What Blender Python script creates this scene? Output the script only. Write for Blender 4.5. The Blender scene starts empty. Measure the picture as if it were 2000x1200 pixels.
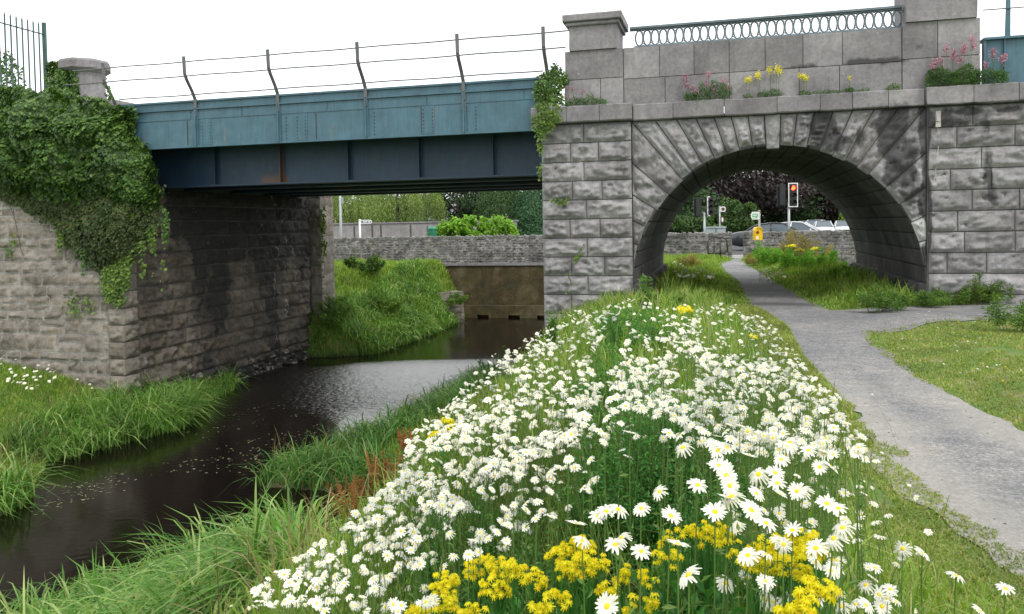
import bpy, math, random
import numpy as np
from mathutils import Vector
random.seed(7); R=np.random.default_rng(11)
sc=bpy.context.scene; COL=sc.collection
# ------------------------------------------------------------ camera maths
FPX=1555.; PIT=math.atan(50/1555.); ROLL=.018
_fw=np.array((0,math.cos(PIT),-math.sin(PIT))); _u0=np.array((0,math.sin(PIT),math.cos(PIT))); _r0=np.array((1.,0,0))
CR=math.cos(ROLL)*_r0-math.sin(ROLL)*_u0; CU=math.cos(ROLL)*_u0+math.sin(ROLL)*_r0
EYE=np.array((0,0,1.6))
def ray(px,py): return CR*((px-1000)/FPX)+CU*((490-py)/FPX)+_fw
TH=math.atan(.264); D=np.array((math.cos(TH),-math.sin(TH),0)); N=np.array((-math.sin(TH),-math.cos(TH),0)); O=np.array((5.06,15.,0))
def F(u,z,w=0.):
    "facade coordinates -> world: u along the bridge, z up, w towards the river bank we stand on"
    u=np.asarray(u,float);z=np.asarray(z,float);w=np.asarray(w,float)
    return O+u[...,None]*D+w[...,None]*N+z[...,None]*np.array((0,0,1.))
def FU(px,py,w=0.):
    d=ray(px,py);o=O+w*N;t=(o@N)/(d@N);P=EYE+d*t
    return float((P-o)@D),float(P[2])
def at(px,py,Y): d=ray(px,py); return EYE+d*(Y/d[1])
def sz(px,Y): return px/FPX*Y
def gp(px,py,z): d=ray(px,py); return EYE+d*((z-1.6)/d[2])
# ------------------------------------------------------------ noise
def _h(i,j,k,s):
    n=(i*374761393+j*668265263+k*2147483647%4294967291+k*1274126177+s*974634777)&0xffffffff
    n=((n^(n>>13))*1274126177)&0xffffffff; n=(n^(n>>16))&0xffffffff
    return n/4294967295.
def vn(P,s=0):
    P=np.asarray(P,float); i=np.floor(P).astype(np.int64); f=P-i; f=f*f*(3-2*f); r=0
    for a in(0,1):
        for b in(0,1):
            for c in(0,1):
                r=r+_h(i[...,0]+a,i[...,1]+b,i[...,2]+c,s)*np.where(a,f[...,0],1-f[...,0])*np.where(b,f[...,1],1-f[...,1])*np.where(c,f[...,2],1-f[...,2])
    return r
def fbm(P,o=3,s=0):
    r=0;a=.5;P=np.asarray(P,float)
    for k in range(o): r=r+a*vn(P*2**k,s+k); a*=.5
    return r/(1-.5**o)
def ss(a,b,x): t=np.clip((x-a)/(b-a),0,1); return t*t*(3-2*t)
# ------------------------------------------------------------ materials
def nmat(name):
    m=bpy.data.materials.new(name); m.use_nodes=True; nt=m.node_tree
    b=nt.nodes['Principled BSDF']; return m,nt,b
def nd(nt,t,**k):
    n=nt.nodes.new(t)
    for a,v in k.items():
        if a.startswith('i_'): n.inputs[a[2:].replace('_',' ')].default_value=v
        else: setattr(n,a,v)
    return n
def ramp(nt,fac,stops):
    r=nt.nodes.new('ShaderNodeValToRGB'); e=r.color_ramp.elements
    while len(e)<len(stops): e.new(.5)
    for k,(p,c) in enumerate(stops): e[k].position=p; e[k].color=(*c,1)
    nt.links.new(fac,r.inputs['Fac']); return r.outputs['Color']
def noise(nt,scale,detail=5,rough=.6,vec=None,stretch=None,dist=0):
    tc=nt.nodes.new('ShaderNodeTexCoord'); v=tc.outputs['Object']
    if stretch:
        mp=nt.nodes.new('ShaderNodeMapping'); mp.inputs['Scale'].default_value=stretch; nt.links.new(v,mp.inputs[0]); v=mp.outputs[0]
    n=nd(nt,'ShaderNodeTexNoise'); n.inputs['Scale'].default_value=scale; n.inputs['Detail'].default_value=detail; n.inputs['Roughness'].default_value=rough; n.inputs['Distortion'].default_value=dist
    nt.links.new(v,n.inputs['Vector']); return n.outputs['Fac']
def mix(nt,fac,a,b,bt='MIX'):
    m=nt.nodes.new('ShaderNodeMix'); m.data_type='RGBA'; m.blend_type=bt
    for s,v in ((m.inputs[0],fac),(m.inputs[6],a),(m.inputs[7],b)):
        if hasattr(v,'links'): nt.links.new(v,s)
        elif isinstance(v,(int,float)): s.default_value=v
        else: s.default_value=(*v,1)
    return m.outputs[2]
def bump(nt,b,hs,dist=.02,st=.6):
    prev=None
    for h,dd in hs:
        n=nt.nodes.new('ShaderNodeBump'); n.inputs['Strength'].default_value=st; n.inputs['Distance'].default_value=dd
        nt.links.new(h,n.inputs['Height'])
        if prev: nt.links.new(prev,n.inputs['Normal'])
        prev=n.outputs[0]
    nt.links.new(prev,b.inputs['Normal'])
def stone(name,c1,c2,c3,patch=1.3,dark=(.03,.03,.032),tint=None,bd=.012,pale=(.5,.5,.48)):
    m,nt,b=nmat(name)
    col=ramp(nt,noise(nt,patch,6,.65),[(.3,c1),(.5,c2),(.7,c3)])
    f2=ramp(nt,noise(nt,14,6,.7),[(.3,(.74,)*3),(.55,(1,1,1)),(.75,(1.18,)*3)])
    col=mix(nt,1.,col,f2,'MULTIPLY')
    f3=ramp(nt,noise(nt,1.6,5,.65,stretch=(3.2,3.2,.35)),[(.52,(1,1,1)),(.7,(.66,.65,.64))])
    col=mix(nt,.7,col,f3,'MULTIPLY')
    gi=nt.nodes.new('ShaderNodeNewGeometry'); col=mix(nt,1.,col,ramp(nt,gi.outputs['Random Per Island'],[(0,(.8,.79,.78)),(.5,(1,1,1)),(1,(1.18,1.17,1.16))]),'MULTIPLY')
    if tint: col=mix(nt,ramp(nt,noise(nt,2.3,5,.7),[(.52,(0,0,0)),(.7,(.7,)*3)]),col,tint)
    ld=ramp(nt,noise(nt,9,4,.75,dist=.6),[(.66,(0,0,0)),(.72,(.55,)*3)])
    col=mix(nt,ld,col,pale)
    a=nd(nt,'ShaderNodeAttribute',attribute_name='stain'); a2=nd(nt,'ShaderNodeAttribute',attribute_name='lime')
    def crisp(att,nz,lo,hi,top):
        m1=nd(nt,'ShaderNodeMath',operation='MULTIPLY_ADD'); nt.links.new(nz,m1.inputs[0]); m1.inputs[1].default_value=.9; nt.links.new(att,m1.inputs[2])
        g_=nd(nt,'ShaderNodeMath',operation='GREATER_THAN'); nt.links.new(att,g_.inputs[0]); g_.inputs[1].default_value=.02
        m2=nd(nt,'ShaderNodeMapRange'); nt.links.new(m1.outputs[0],m2.inputs[0]); m2.inputs[1].default_value=lo; m2.inputs[2].default_value=hi; m2.inputs[4].default_value=top
        m3=nd(nt,'ShaderNodeMath',operation='MULTIPLY'); nt.links.new(m2.outputs[0],m3.inputs[0]); nt.links.new(g_.outputs[0],m3.inputs[1]); return m3.outputs[0]
    nz=noise(nt,5,6,.7,stretch=(1,1,.6))
    col=mix(nt,crisp(a.outputs['Fac'],nz,.84,1.08,.84),col,dark); col=mix(nt,crisp(a2.outputs['Fac'],noise(nt,11,5,.75,stretch=(1,1,.4)),.75,.95,.8),col,pale)
    nt.links.new(col,b.inputs['Base Color']); b.inputs['Roughness'].default_value=.88
    bump(nt,b,[(noise(nt,11,7,.62),bd*2.6),(noise(nt,60,5,.7),bd*.7)],st=.7)
    return m
def paint(name,c,rough=.5,metal=0,var=.25,rust=None,scale=2.5,rs=(.6,.68),bumpd=.0):
    m,nt,b=nmat(name)
    lo=tuple(x*(1-var) for x in c); hi=tuple(min(1,x*(1+var)) for x in c)
    col=ramp(nt,noise(nt,scale,6,.65),[(.3,lo),(.7,hi)])
    if rust:
        s=ramp(nt,noise(nt,2.2,6,.7,stretch=(2.5,2.5,.5)),[(rs[0],(0,0,0)),(rs[1],(.8,)*3)])
        col=mix(nt,s,col,rust)
        g=ramp(nt,noise(nt,5,6,.7,stretch=(4,4,.25)),[(.4,(1,1,1)),(.75,(.6,.58,.55))]); col=mix(nt,.6,col,g,'MULTIPLY')
        a=nd(nt,'ShaderNodeAttribute',attribute_name='stain'); col=mix(nt,a.outputs['Fac'],col,(.16,.075,.04))
    nt.links.new(col,b.inputs['Base Color']); b.inputs['Roughness'].default_value=rough; b.inputs['Metallic'].default_value=metal
    if bumpd: bump(nt,b,[(noise(nt,25,5,.6),bumpd)])
    return m
def leafm(name,cols,transl=.35,rough=.5,cs=1.2,tc=None):
    "cols: ramp colours picked per leaf; a broad noise shifts whole clumps"
    m,nt,b=nmat(name)
    g=nt.nodes.new('ShaderNodeNewGeometry')
    n=len(cols); col=ramp(nt,g.outputs['Random Per Island'],[(i/(max(1,n-1)),c) for i,c in enumerate(cols)])
    k=ramp(nt,noise(nt,cs,3,.6),[(.3,(.62,.66,.6)),(.7,(1.3,1.25,1.1))])
    col=mix(nt,1.,col,k,'MULTIPLY')
    nt.links.new(col,b.inputs['Base Color']); b.inputs['Roughness'].default_value=rough; b.inputs['Specular IOR Level'].default_value=.35
    t=nt.nodes.new('ShaderNodeBsdfTranslucent'); 
    c2=mix(nt,1.,col,tc or (1.25,1.3,.6),'MULTIPLY'); nt.links.new(c2,t.inputs['Color'])
    ms=nt.nodes.new('ShaderNodeMixShader'); ms.inputs[0].default_value=transl
    nt.links.new(b.outputs[0],ms.inputs[1]); nt.links.new(t.outputs[0],ms.inputs[2])
    nt.links.new(ms.outputs[0],nt.nodes['Material Output'].inputs['Surface']); return m
def emis(name,c,s):
    m,nt,b=nmat(name); b.inputs['Base Color'].default_value=(*c,1); b.inputs['Emission Color'].default_value=(*c,1); b.inputs['Emission Strength'].default_value=s; return m
# ------------------------------------------------------------ mesh builder
class MB:
    def __init__(s): s.V=[];s.Fc=[];s.M=[];s.n=0
    def add(s,V,Fs,mi=0):
        V=np.asarray(V,float).reshape(-1,3)
        if isinstance(Fs,np.ndarray): s.Fc.append(Fs+s.n); s.M.append(np.full(len(Fs),mi))
        else:
            by={}
            for f in Fs: by.setdefault(len(f),[]).append(f)
            for k,l in by.items(): s.Fc.append(np.array(l)+s.n); s.M.append(np.full(len(l),mi))
        s.V.append(V); s.n+=len(V); return s
    def box(s,a,b,mi=0,map=None):
        x0,y0,z0=a;x1,y1,z1=b
        V=np.array([(x,y,z) for x in(x0,x1) for y in(y0,y1) for z in(z0,z1)],float)
        if map is not None: V=map(V)
        return s.add(V,[(0,1,3,2),(4,6,7,5),(0,4,5,1),(2,3,7,6),(0,2,6,4),(1,5,7,3)],mi)
    def fbox(s,u0,u1,z0,z1,w0,w1,mi=0): return s.box((u0,z0,w0),(u1,z1,w1),mi,lambda V:F(V[:,0],V[:,1],V[:,2]))
    def tube(s,pts,r,k=6,mi=0,closed=False):
        P=np.asarray(pts,float); n=len(P); r=np.broadcast_to(np.asarray(r,float),(n,))
        T=np.gradient(P,axis=0) if n>2 else np.repeat([P[-1]-P[0]],n,0)
        if closed: T=np.roll(P,-1,0)-np.roll(P,1,0)
        T/=np.linalg.norm(T,axis=1)[:,None]+1e-9
        a=np.where(np.abs(T[:,2:3])>.9,np.array([[1.,0,0]]),np.array([[0,0,1.]]))
        A=np.cross(T,a);A/=np.linalg.norm(A,axis=1)[:,None]+1e-9;B=np.cross(T,A)
        th=np.linspace(0,2*math.pi,k,endpoint=False)
        V=P[:,None]+r[:,None,None]*(np.cos(th)[None,:,None]*A[:,None]+np.sin(th)[None,:,None]*B[:,None])
        Fs=[]
        m=n if closed else n-1
        for i in range(m):
            for j in range(k):
                i2=(i+1)%n; Fs.append((i*k+j,i*k+(j+1)%k,i2*k+(j+1)%k,i2*k+j))
        if not closed: Fs.append(tuple(range(k-1,-1,-1))); Fs.append(tuple((n-1)*k+j for j in range(k)))
        return s.add(V,Fs,mi)
    def lathe(s,prof,c=(0,0,0),k=12,mi=0,ax=2):
        th=np.linspace(0,2*math.pi,k,endpoint=False); V=[]
        for r,z in prof:
            for t in th:
                p=[r*math.cos(t),r*math.sin(t),z]
                if ax==1: p=[p[0],z,p[1]]
                if ax==0: p=[z,p[0],p[1]]
                V.append((p[0]+c[0],p[1]+c[1],p[2]+c[2]))
        Fs=[(i*k+j,i*k+(j+1)%k,(i+1)*k+(j+1)%k,(i+1)*k+j) for i in range(len(prof)-1) for j in range(k)]
        Fs+=[tuple(range(k-1,-1,-1)),tuple((len(prof)-1)*k+j for j in range(k))]
        return s.add(V,Fs,mi)
    def grid(s,V,nu,nv,mi=0):
        i=np.arange(nu-1)[:,None]*nv+np.arange(nv-1)[None]; i=i.ravel()
        return s.add(V,np.stack([i,i+nv,i+nv+1,i+1],1),mi)
    def prism(s,poly,z0,z1,mp,mi=0):
        n=len(poly); V=[mp(a,b,z0) for a,b in poly]+[mp(a,b,z1) for a,b in poly]
        return s.add(V,[tuple(range(n)),tuple(range(2*n-1,n-1,-1))]+[(i,(i+1)%n,(i+1)%n+n,i+n) for i in range(n)],mi)
    def build(s,name,mats,parent=None,smooth=False,attrs=None,local=False):
        V=np.concatenate(s.V) if s.V else np.zeros((0,3))
        W=V.copy()
        if parent is not None and not local:
            o=np.zeros(3);p=parent
            while p is not None: o+=np.array(p.location); p=p.parent
            V=V-o
        me=bpy.data.meshes.new(name); me.vertices.add(len(V)); me.vertices.foreach_set('co',V.astype(np.float32).ravel())
        L=np.concatenate([f.ravel() for f in s.Fc]); c=np.concatenate([np.full(len(f),f.shape[1]) for f in s.Fc])
        me.loops.add(len(L)); me.loops.foreach_set('vertex_index',L.astype(np.int32))
        me.polygons.add(len(c)); st=np.concatenate([[0],np.cumsum(c)[:-1]])
        me.polygons.foreach_set('loop_start',st.astype(np.int32)); me.polygons.foreach_set('loop_total',c.astype(np.int32))
        if not isinstance(mats,(list,tuple)): mats=[mats]
        for m in mats: me.materials.append(m)
        if len(mats)>1: me.polygons.foreach_set('material_index',np.concatenate(s.M).astype(np.int32))
        me.polygons.foreach_set('use_smooth',np.full(len(c),smooth))
        me.update(calc_edges=True); me.validate()
        for a,fn in (attrs or {}).items():
            if len(me.vertices)==len(W):
                at_=me.attributes.new(a,'FLOAT','POINT'); at_.data.foreach_set('value',np.clip(fn(W),0,1).astype(np.float32))
        o=bpy.data.objects.new(name,me); COL.objects.link(o)
        if parent is not None: o.parent=parent
        return o
def tag(o,label=None,cat=None,group=None,kind=None):
    if label: o['label']=label
    if cat: o['category']=cat
    if group: o['group']=group
    if kind: o['kind']=kind
    return o
def thing(name,label,cat,loc=(0,0,0),group=None,rz=0):
    o=bpy.data.objects.new(name,None); COL.objects.link(o); o.location=[float(v) for v in loc]; o.rotation_euler=(0,0,rz)
    o.empty_display_size=.1; return tag(o,label,cat,group)
KIDS={}
def dup(o,parent=None,**k):
    c=o.copy(); COL.objects.link(c); c.parent=parent
    for ch in [x for x in o.children]: dup(ch,c)
    for a,v in k.items(): setattr(c,a,v)
    return c
def inpoly(P,poly):
    x,y=P[:,0],P[:,1]; r=np.zeros(len(P),bool); n=len(poly)
    for i in range(n):
        x1,y1=poly[i];x2,y2=poly[(i+1)%n]
        if y1==y2: continue
        r^=((y1>y)!=(y2>y))&(x<(x2-x1)*(y-y1)/(y2-y1)+x1)
    return r
def samp(poly,n):
    a=np.array(poly,float); lo,hi=a.min(0),a.max(0); out=np.zeros((0,2))
    while len(out)<n:
        P=R.uniform(lo,hi,(n*2,2)); out=np.concatenate([out,P[inpoly(P,poly)]])
    return out[:n]
# ------------------------------------------------------------ vegetation primitives
def unit(a): return a/(np.linalg.norm(a,axis=-1,keepdims=True)+1e-9)
def blades(mb,P,h,w,az,bend,seg=2,mi=0,face=None):
    "grass blades / reeds: P roots, h length, bend 0 upright .. 1 arching"
    n=len(P); h=np.broadcast_to(h,(n,)).astype(float); w=np.broadcast_to(w,(n,)); bend=np.broadcast_to(bend,(n,))
    d=np.stack([np.cos(az),np.sin(az),0*az],1)
    fa=R.uniform(0,6.28,n) if face is None else face
    sd=np.stack([np.cos(fa),np.sin(fa),0*fa],1)
    V=[]
    for k in range(seg+1):
        t=k/seg
        c=P+d*(h*bend*t*t)[:,None]; c=c+np.array((0,0,1.))*(h*t*(1-.55*bend*t*t*1.3))[:,None]
        if k<seg:
            ww=(w*(1-.55*t)*(.5 if k==0 else 1))[:,None]/2
            V+= [c-sd*ww,c+sd*ww]
        else: V.append(c)
    V=np.stack(V,1); m=V.shape[1]; b=np.arange(n)[:,None]*m
    q=[np.array([[2*k,2*k+1,2*k+3,2*k+2]]) for k in range(seg-1)]
    V=V.reshape(-1,3); first=True
    base=mb.n; mb.V.append(V); mb.n+=len(V)
    for qq in q: mb.Fc.append(b+qq+base); mb.M.append(np.full(n,mi))
    t=np.array([[2*seg-2,2*seg-1,2*seg]]); mb.Fc.append(b+t+base); mb.M.append(np.full(n,mi))
def leaves(mb,P,Nn,size,asp=.6,mi=0,fold=.25,dirn=None,quad=True):
    n=len(P); size=np.broadcast_to(size,(n,))[:,None]
    Nn=unit(Nn); a=unit(R.normal(size=(n,3))) if dirn is None else unit(dirn+R.normal(size=(n,3))*.25)
    a=unit(a-Nn*np.sum(a*Nn,1)[:,None]); b=np.cross(Nn,a)
    V=np.stack([P,P+(a*.5+b*asp*.5+Nn*fold*.3)*size,P+a*size-Nn*fold*.2*size,P+(a*.5-b*asp*.5+Nn*fold*.3)*size],1).reshape(-1,3)
    mb.add(V,(np.arange(n)[:,None]*4+np.array([[0,1,2,3]])),mi)
def heads(mb,C,Nn,Rd,npet=12,mi=0,md=1,pw=.3,disc=.26,droop=.1):
    "daisy heads: ring of petals and a domed centre"
    n=len(C); Nn=unit(Nn); Rd=np.broadcast_to(Rd,(n,))
    a=unit(np.cross(Nn,R.normal(size=(n,3)))); b=np.cross(Nn,a)
    if mi is not None:
        for p in range(npet):
            th=p*2*math.pi/npet+R.uniform(-.12,.12,n); r=Rd*R.uniform(.85,1.1,n)
            d=np.cos(th)[:,None]*a+np.sin(th)[:,None]*b; s=np.cross(Nn,d)
            dr=(droop+R.uniform(-.15,.2,n))[:,None]; r_=r[:,None]
            w=r_*pw/2
            V=np.stack([C+d*r_*.16-s*w*.5,C+d*r_*.16+s*w*.5,C+d*r_*.62+s*w-Nn*dr*r_*.1+Nn*.004,C+d*r_-Nn*dr*r_*.5+s*w*.45,C+d*r_-Nn*dr*r_*.5-s*w*.45,C+d*r_*.62-s*w-Nn*dr*r_*.1+Nn*.004],1).reshape(-1,3)
            mb.add(V,(np.arange(n)[:,None]*6+np.array([[0,1,2,3,4,5]])),mi)
    if md is not None:
        k=7; th=np.linspace(0,2*math.pi,k,endpoint=False); r_=(Rd*disc)[:,None]
        ring=[C+(math.cos(t)*a+math.sin(t)*b)*r_+Nn*r_*.1 for t in th]; ring2=[C+(math.cos(t)*a+math.sin(t)*b)*r_*.6+Nn*r_*.5 for t in th]
        V=np.stack(ring+ring2+[C+Nn*r_*.62],1).reshape(-1,3); q=np.arange(n)[:,None]*(2*k+1)
        F1=np.concatenate([q+np.array([[j,(j+1)%k,k+(j+1)%k,k+j]]) for j in range(k)]); F2=np.concatenate([q+np.array([[k+j,k+(j+1)%k,2*k]]) for j in range(k)])
        o=mb.n; mb.V.append(V); mb.n+=len(V)
        mb.Fc+=[F1+o,F2+o]; mb.M+=[np.full(len(F1),md),np.full(len(F2),md)]
def ribbons(mb,A,B,w,mi=0,curve=.0):
    "thin three-sided stems from A to B"
    n=len(A); w=np.broadcast_to(w,(n,))[:,None]; V=[]
    M=(A+B)/2+np.stack([R.normal(0,1,n),R.normal(0,1,n),0*A[:,0]],1)*curve
    for C_,k in((A,1.),(M,.85),(B,.6)):
        for t in(0,2.09,4.19): V.append(C_+np.array((math.cos(t),math.sin(t),0))*w*k/2)
    V=np.stack(V,1).reshape(-1,3); q=np.arange(n)[:,None]*9
    Fs=np.concatenate([q+np.array([[3*r+j,3*r+(j+1)%3,3*r+3+(j+1)%3,3*r+3+j]]) for r in(0,1) for j in range(3)])
    mb.add(V,Fs,mi)
# ------------------------------------------------------------ masonry block
def block(mb,Q,mp,depth=.03,bulge=.05,margin=.02,rough=.03,nu=10,nv=6,gap=.008,seed=0,base=-.05,wob=.0,mi=0):
    "one stone: quad Q in plane coordinates, drafted margin and a rough pillowed face"
    Q=np.array(Q,float); c=Q.mean(0)
    if wob: Q=Q+R.normal(0,wob,Q.shape)
    e=[np.linalg.norm(Q[(i+1)%4]-Q[i]) for i in range(4)]; lu=(e[0]+e[2])/2; lv=(e[1]+e[3])/2
    gu,gv=min(.4,gap/max(lu,.01)),min(.4,gap/max(lv,.01)); mu,mv=min(.3,(gap+margin)/lu),min(.3,(gap+margin)/lv)
    us=np.concatenate([[gu,gu,mu],np.linspace(mu,1-mu,nu)[1:-1],[1-mu,1-gu,1-gu]]); vs=np.concatenate([[gv,gv,mv],np.linspace(mv,1-mv,nv)[1:-1],[1-mv,1-gv,1-gv]])
    U,W=np.meshgrid(us,vs,indexing='ij')
    P=((1-U)*(1-W))[...,None]*Q[0]+(U*(1-W))[...,None]*Q[1]+(U*W)[...,None]*Q[2]+((1-U)*W)[...,None]*Q[3]
    du=np.minimum(U-mu,1-mu-U)*lu; dv=np.minimum(W-mv,1-mv-W)*lv; dd=np.clip(np.minimum(du,dv),0,None)
    pl=np.clip(dd/.04,0,1)**.55
    X=np.stack([P[...,0]+seed*3.7,P[...,1],np.full(U.shape,seed*1.3)],-1)
    n1=fbm(X*7,3,seed%50); rg=np.abs(fbm(X*np.array((5.,11.,1)),3,seed%37+60)-.5)*2
    # broken lower lip typical of rock-faced ashlar
    rg2=np.abs(fbm(X*np.array((13.,17.,1)),2,seed%41+20)-.5)*2
    tl=np.clip((.5-W)*2,-1,1)*.25       # faces break away towards the foot of the stone
    h=depth+pl*(bulge*(.6+.7*n1+tl)-rg*rough*1.7-rg2*rough*.7+rough*(n1-.5)*2.2)
    h[[0,-1],:]=base; h[:,[0,-1]]=base
    h=h+(fbm(X*30,2,5)-.5)*.006*(h>base+.001)
    mb.grid(mp(P[...,0].ravel(),P[...,1].ravel(),h.ravel()),len(us),len(vs),mi)
def courses(mb,u0,u1,z0,z1,ch,mp,wr=(.5,.9),pick=None,skip=None,off=.5,jit=0,**k):
    z=z1; r=0; 
    while z>z0+.05:
        h=ch*(1+R.uniform(-jit,jit)) if jit else ch
        zb=max(z0,z-h); 
        if zb-z0<.12: zb=z0
        u=u0; first=True
        while u<u1-.02:
            w=R.uniform(*wr)
            if first and r%2: w*=off
            first=False
            e=min(u1,u+w)
            if u1-e<wr[0]*.45: e=u1
            if skip is None or not skip((u+e)/2,(zb+z)/2): block(mb,[(u,zb),(e,zb),(e,z),(u,z)],mp,seed=int(R.integers(1,9999)),**k)
            u=e
        z=zb; r+=1
def blobs(L):
    "stain / lime patches with a shape of their own, laid out on the facade"
    def fn(W):
        q=W-O; u=q@D; z=W[:,2]; r=0
        n=fbm(np.stack([u*2.2,z*1.2,0*u],1),4,3)
        for a,b,ra,rb,s in L: r=np.maximum(r,s*np.clip(1.35-np.sqrt(((u-a)/ra)**2+((z-b)/rb)**2)-(n-.5)*2.2,0,1))
        return r
    return fn
# ------------------------------------------------------------ palette
G1=stone('grey_rock_faced_stone',(.19,.183,.187),(.275,.267,.27),(.375,.366,.366),1.4,tint=None)
GA=stone('grey_dressed_stone',(.17,.158,.166),(.24,.228,.236),(.31,.3,.302),1.1,bd=.005)
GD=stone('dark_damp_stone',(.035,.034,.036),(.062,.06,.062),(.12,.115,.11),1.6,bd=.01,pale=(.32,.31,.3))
BR=stone('brown_weathered_stone',(.15,.13,.108),(.24,.214,.184),(.35,.318,.278),1.1,tint=(.14,.105,.05),pale=(.42,.4,.37))
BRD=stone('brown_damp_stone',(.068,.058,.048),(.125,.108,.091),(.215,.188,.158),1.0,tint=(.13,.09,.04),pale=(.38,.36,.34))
MOR=stone('pale_mortar',(.2,.19,.175),(.3,.285,.26),(.4,.38,.35),2,bd=.004)
MORD=stone('dark_mortar',(.06,.058,.056),(.1,.097,.094),(.16,.155,.15),2,bd=.004)
RUB=stone('rubble_stone',(.1,.098,.095),(.19,.185,.178),(.34,.33,.32),3.5,tint=(.09,.09,.045),bd=.02)
CON=stone('mossy_concrete',(.022,.024,.012),(.07,.05,.018),(.17,.14,.09),.9,tint=(.07,.085,.02),bd=.006)
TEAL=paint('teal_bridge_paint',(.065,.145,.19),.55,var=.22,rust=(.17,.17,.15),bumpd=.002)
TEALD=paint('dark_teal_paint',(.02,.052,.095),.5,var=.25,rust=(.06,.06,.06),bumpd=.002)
TEALR=paint('teal_iron',(.13,.175,.2),.55,var=.3,rust=(.2,.13,.09))
IRON=paint('weathered_iron',(.13,.13,.135),.6,var=.3,rust=(.2,.12,.09))
GRN=paint('dark_green_iron',(.03,.085,.075),.5,var=.3)
BLK=paint('black_paint',(.015,.015,.017),.45)
GALV=paint('galvanised_steel',(.38,.4,.42),.45,.5,var=.15)
WHT=paint('white_paint',(.8,.8,.8),.4,var=.04)
YEL=paint('yellow_plastic',(.8,.5,.01),.4,var=.06)
PET=leafm('daisy_petal',[(.85,.85,.86),(.93,.93,.93)],.25,.6,tc=(.95,.97,.95))
DSC=leafm('daisy_centre',[(.75,.42,.01),(.85,.62,.02),(.7,.65,.04)],.1,.7,tc=(1,.9,.3))
RAG=leafm('ragwort_yellow',[(.86,.76,.01),(.93,.88,.03),(.9,.84,.02)],.25,.6,tc=(1,.9,.3))
STM=leafm('flower_stem',[(.06,.14,.03),(.1,.2,.045),(.15,.19,.07)],.2)
GRS=leafm('meadow_grass',[(.1,.22,.025),(.18,.33,.04),(.28,.41,.07),(.4,.43,.15)],.4,cs=1.6)
GRSD=leafm('straw_grass',[(.2,.28,.09),(.3,.33,.14),(.42,.4,.22),(.14,.3,.06)],.35,cs=1.5)
LAWN=leafm('short_lawn_grass',[(.17,.27,.045),(.25,.34,.07),(.33,.38,.11),(.4,.37,.17)],.35,cs=1.)
REED=leafm('reed_leaf',[(.07,.18,.03),(.12,.28,.05),(.2,.37,.08),(.4,.48,.2)],.35,.62,cs=.8)
IVY=leafm('ivy_leaf',[(.025,.06,.017),(.05,.11,.026),(.09,.18,.04),(.17,.28,.06)],.3,.4,cs=.9)
IVYY=leafm('young_ivy_leaf',[(.055,.125,.025),(.11,.2,.035),(.22,.31,.06)],.35,.42)
FERN=leafm('feathery_leaf',[(.04,.16,.035),(.07,.24,.05),(.12,.32,.07)],.35,.5,cs=6)
DOCK=leafm('rusty_dock_seed',[(.3,.09,.035),(.42,.15,.055),(.5,.22,.09)],.25,.7)
PINK=leafm('pink_valerian',[(.42,.17,.29),(.55,.27,.4),(.62,.36,.47)],.25,.6,tc=(1,.8,.9))
BARK=stone('bark',(.05,.04,.03),(.09,.075,.055),(.14,.12,.09),5)
GLS,_nt,_b=nmat('car_glass'); _b.inputs['Base Color'].default_value=(.1,.125,.14,1); _b.inputs['Roughness'].default_value=.12; _b.inputs['Specular IOR Level'].default_value=.35
# ------------------------------------------------------------ terrain
WZ=-2.75
YR=[-5,0,5,8,9.3,10.3,11.3,12.6,13.3,14.4,16.5,20,24,30,39]; XR=[-7.2,-6.6,-5.9,-5.2,-3.9,-2.4,-1.4,-1.4,-4.3,-4.3,-2.95,-1.6,-.6,1.5,4]
YS=[-5,0,3,5,7,10,14,16,24,30,39]; XS=[-1.5,-1.3,-1.1,-.8,-.35,.3,.85,1.2,3.0,4.2,6]
YL=[-5,10,12.6,15.1,17.3,19.5,21.5,22.9,23.2,26.55,26.7,27.2,29,33.3,37.8,39]; XL=[-8.8,-8.3,-7.9,-8.9,-7.4,-7.9,-7.7,-8.3,-8.6,-8.2,-6.5,-4.7,-4.2,-2.95,-2.25,-2.2]
def pathL(y): return np.interp(y,[3,3.6,3.93,5,6.84,9.17,11.84,14.7,16.5,18,21,25,28,30.2,31.2,36],[2.5,2.3,2.23,2.38,2.81,3.3,4.03,4.45,4.9,5.25,6.0,6.75,7.4,7.96,8.5,10.2])
def pathR(y): return np.interp(y,[3,5.91,6.75,7.88,10.44,11.5,14.55,16.55,20,25.2,31.06,36],[3.7,3.81,3.91,3.99,4.63,5.1,5.52,5.96,6.6,7.78,8.93,10.6])
RW=lambda x:37.6-.264*x      # line of the road wall
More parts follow.
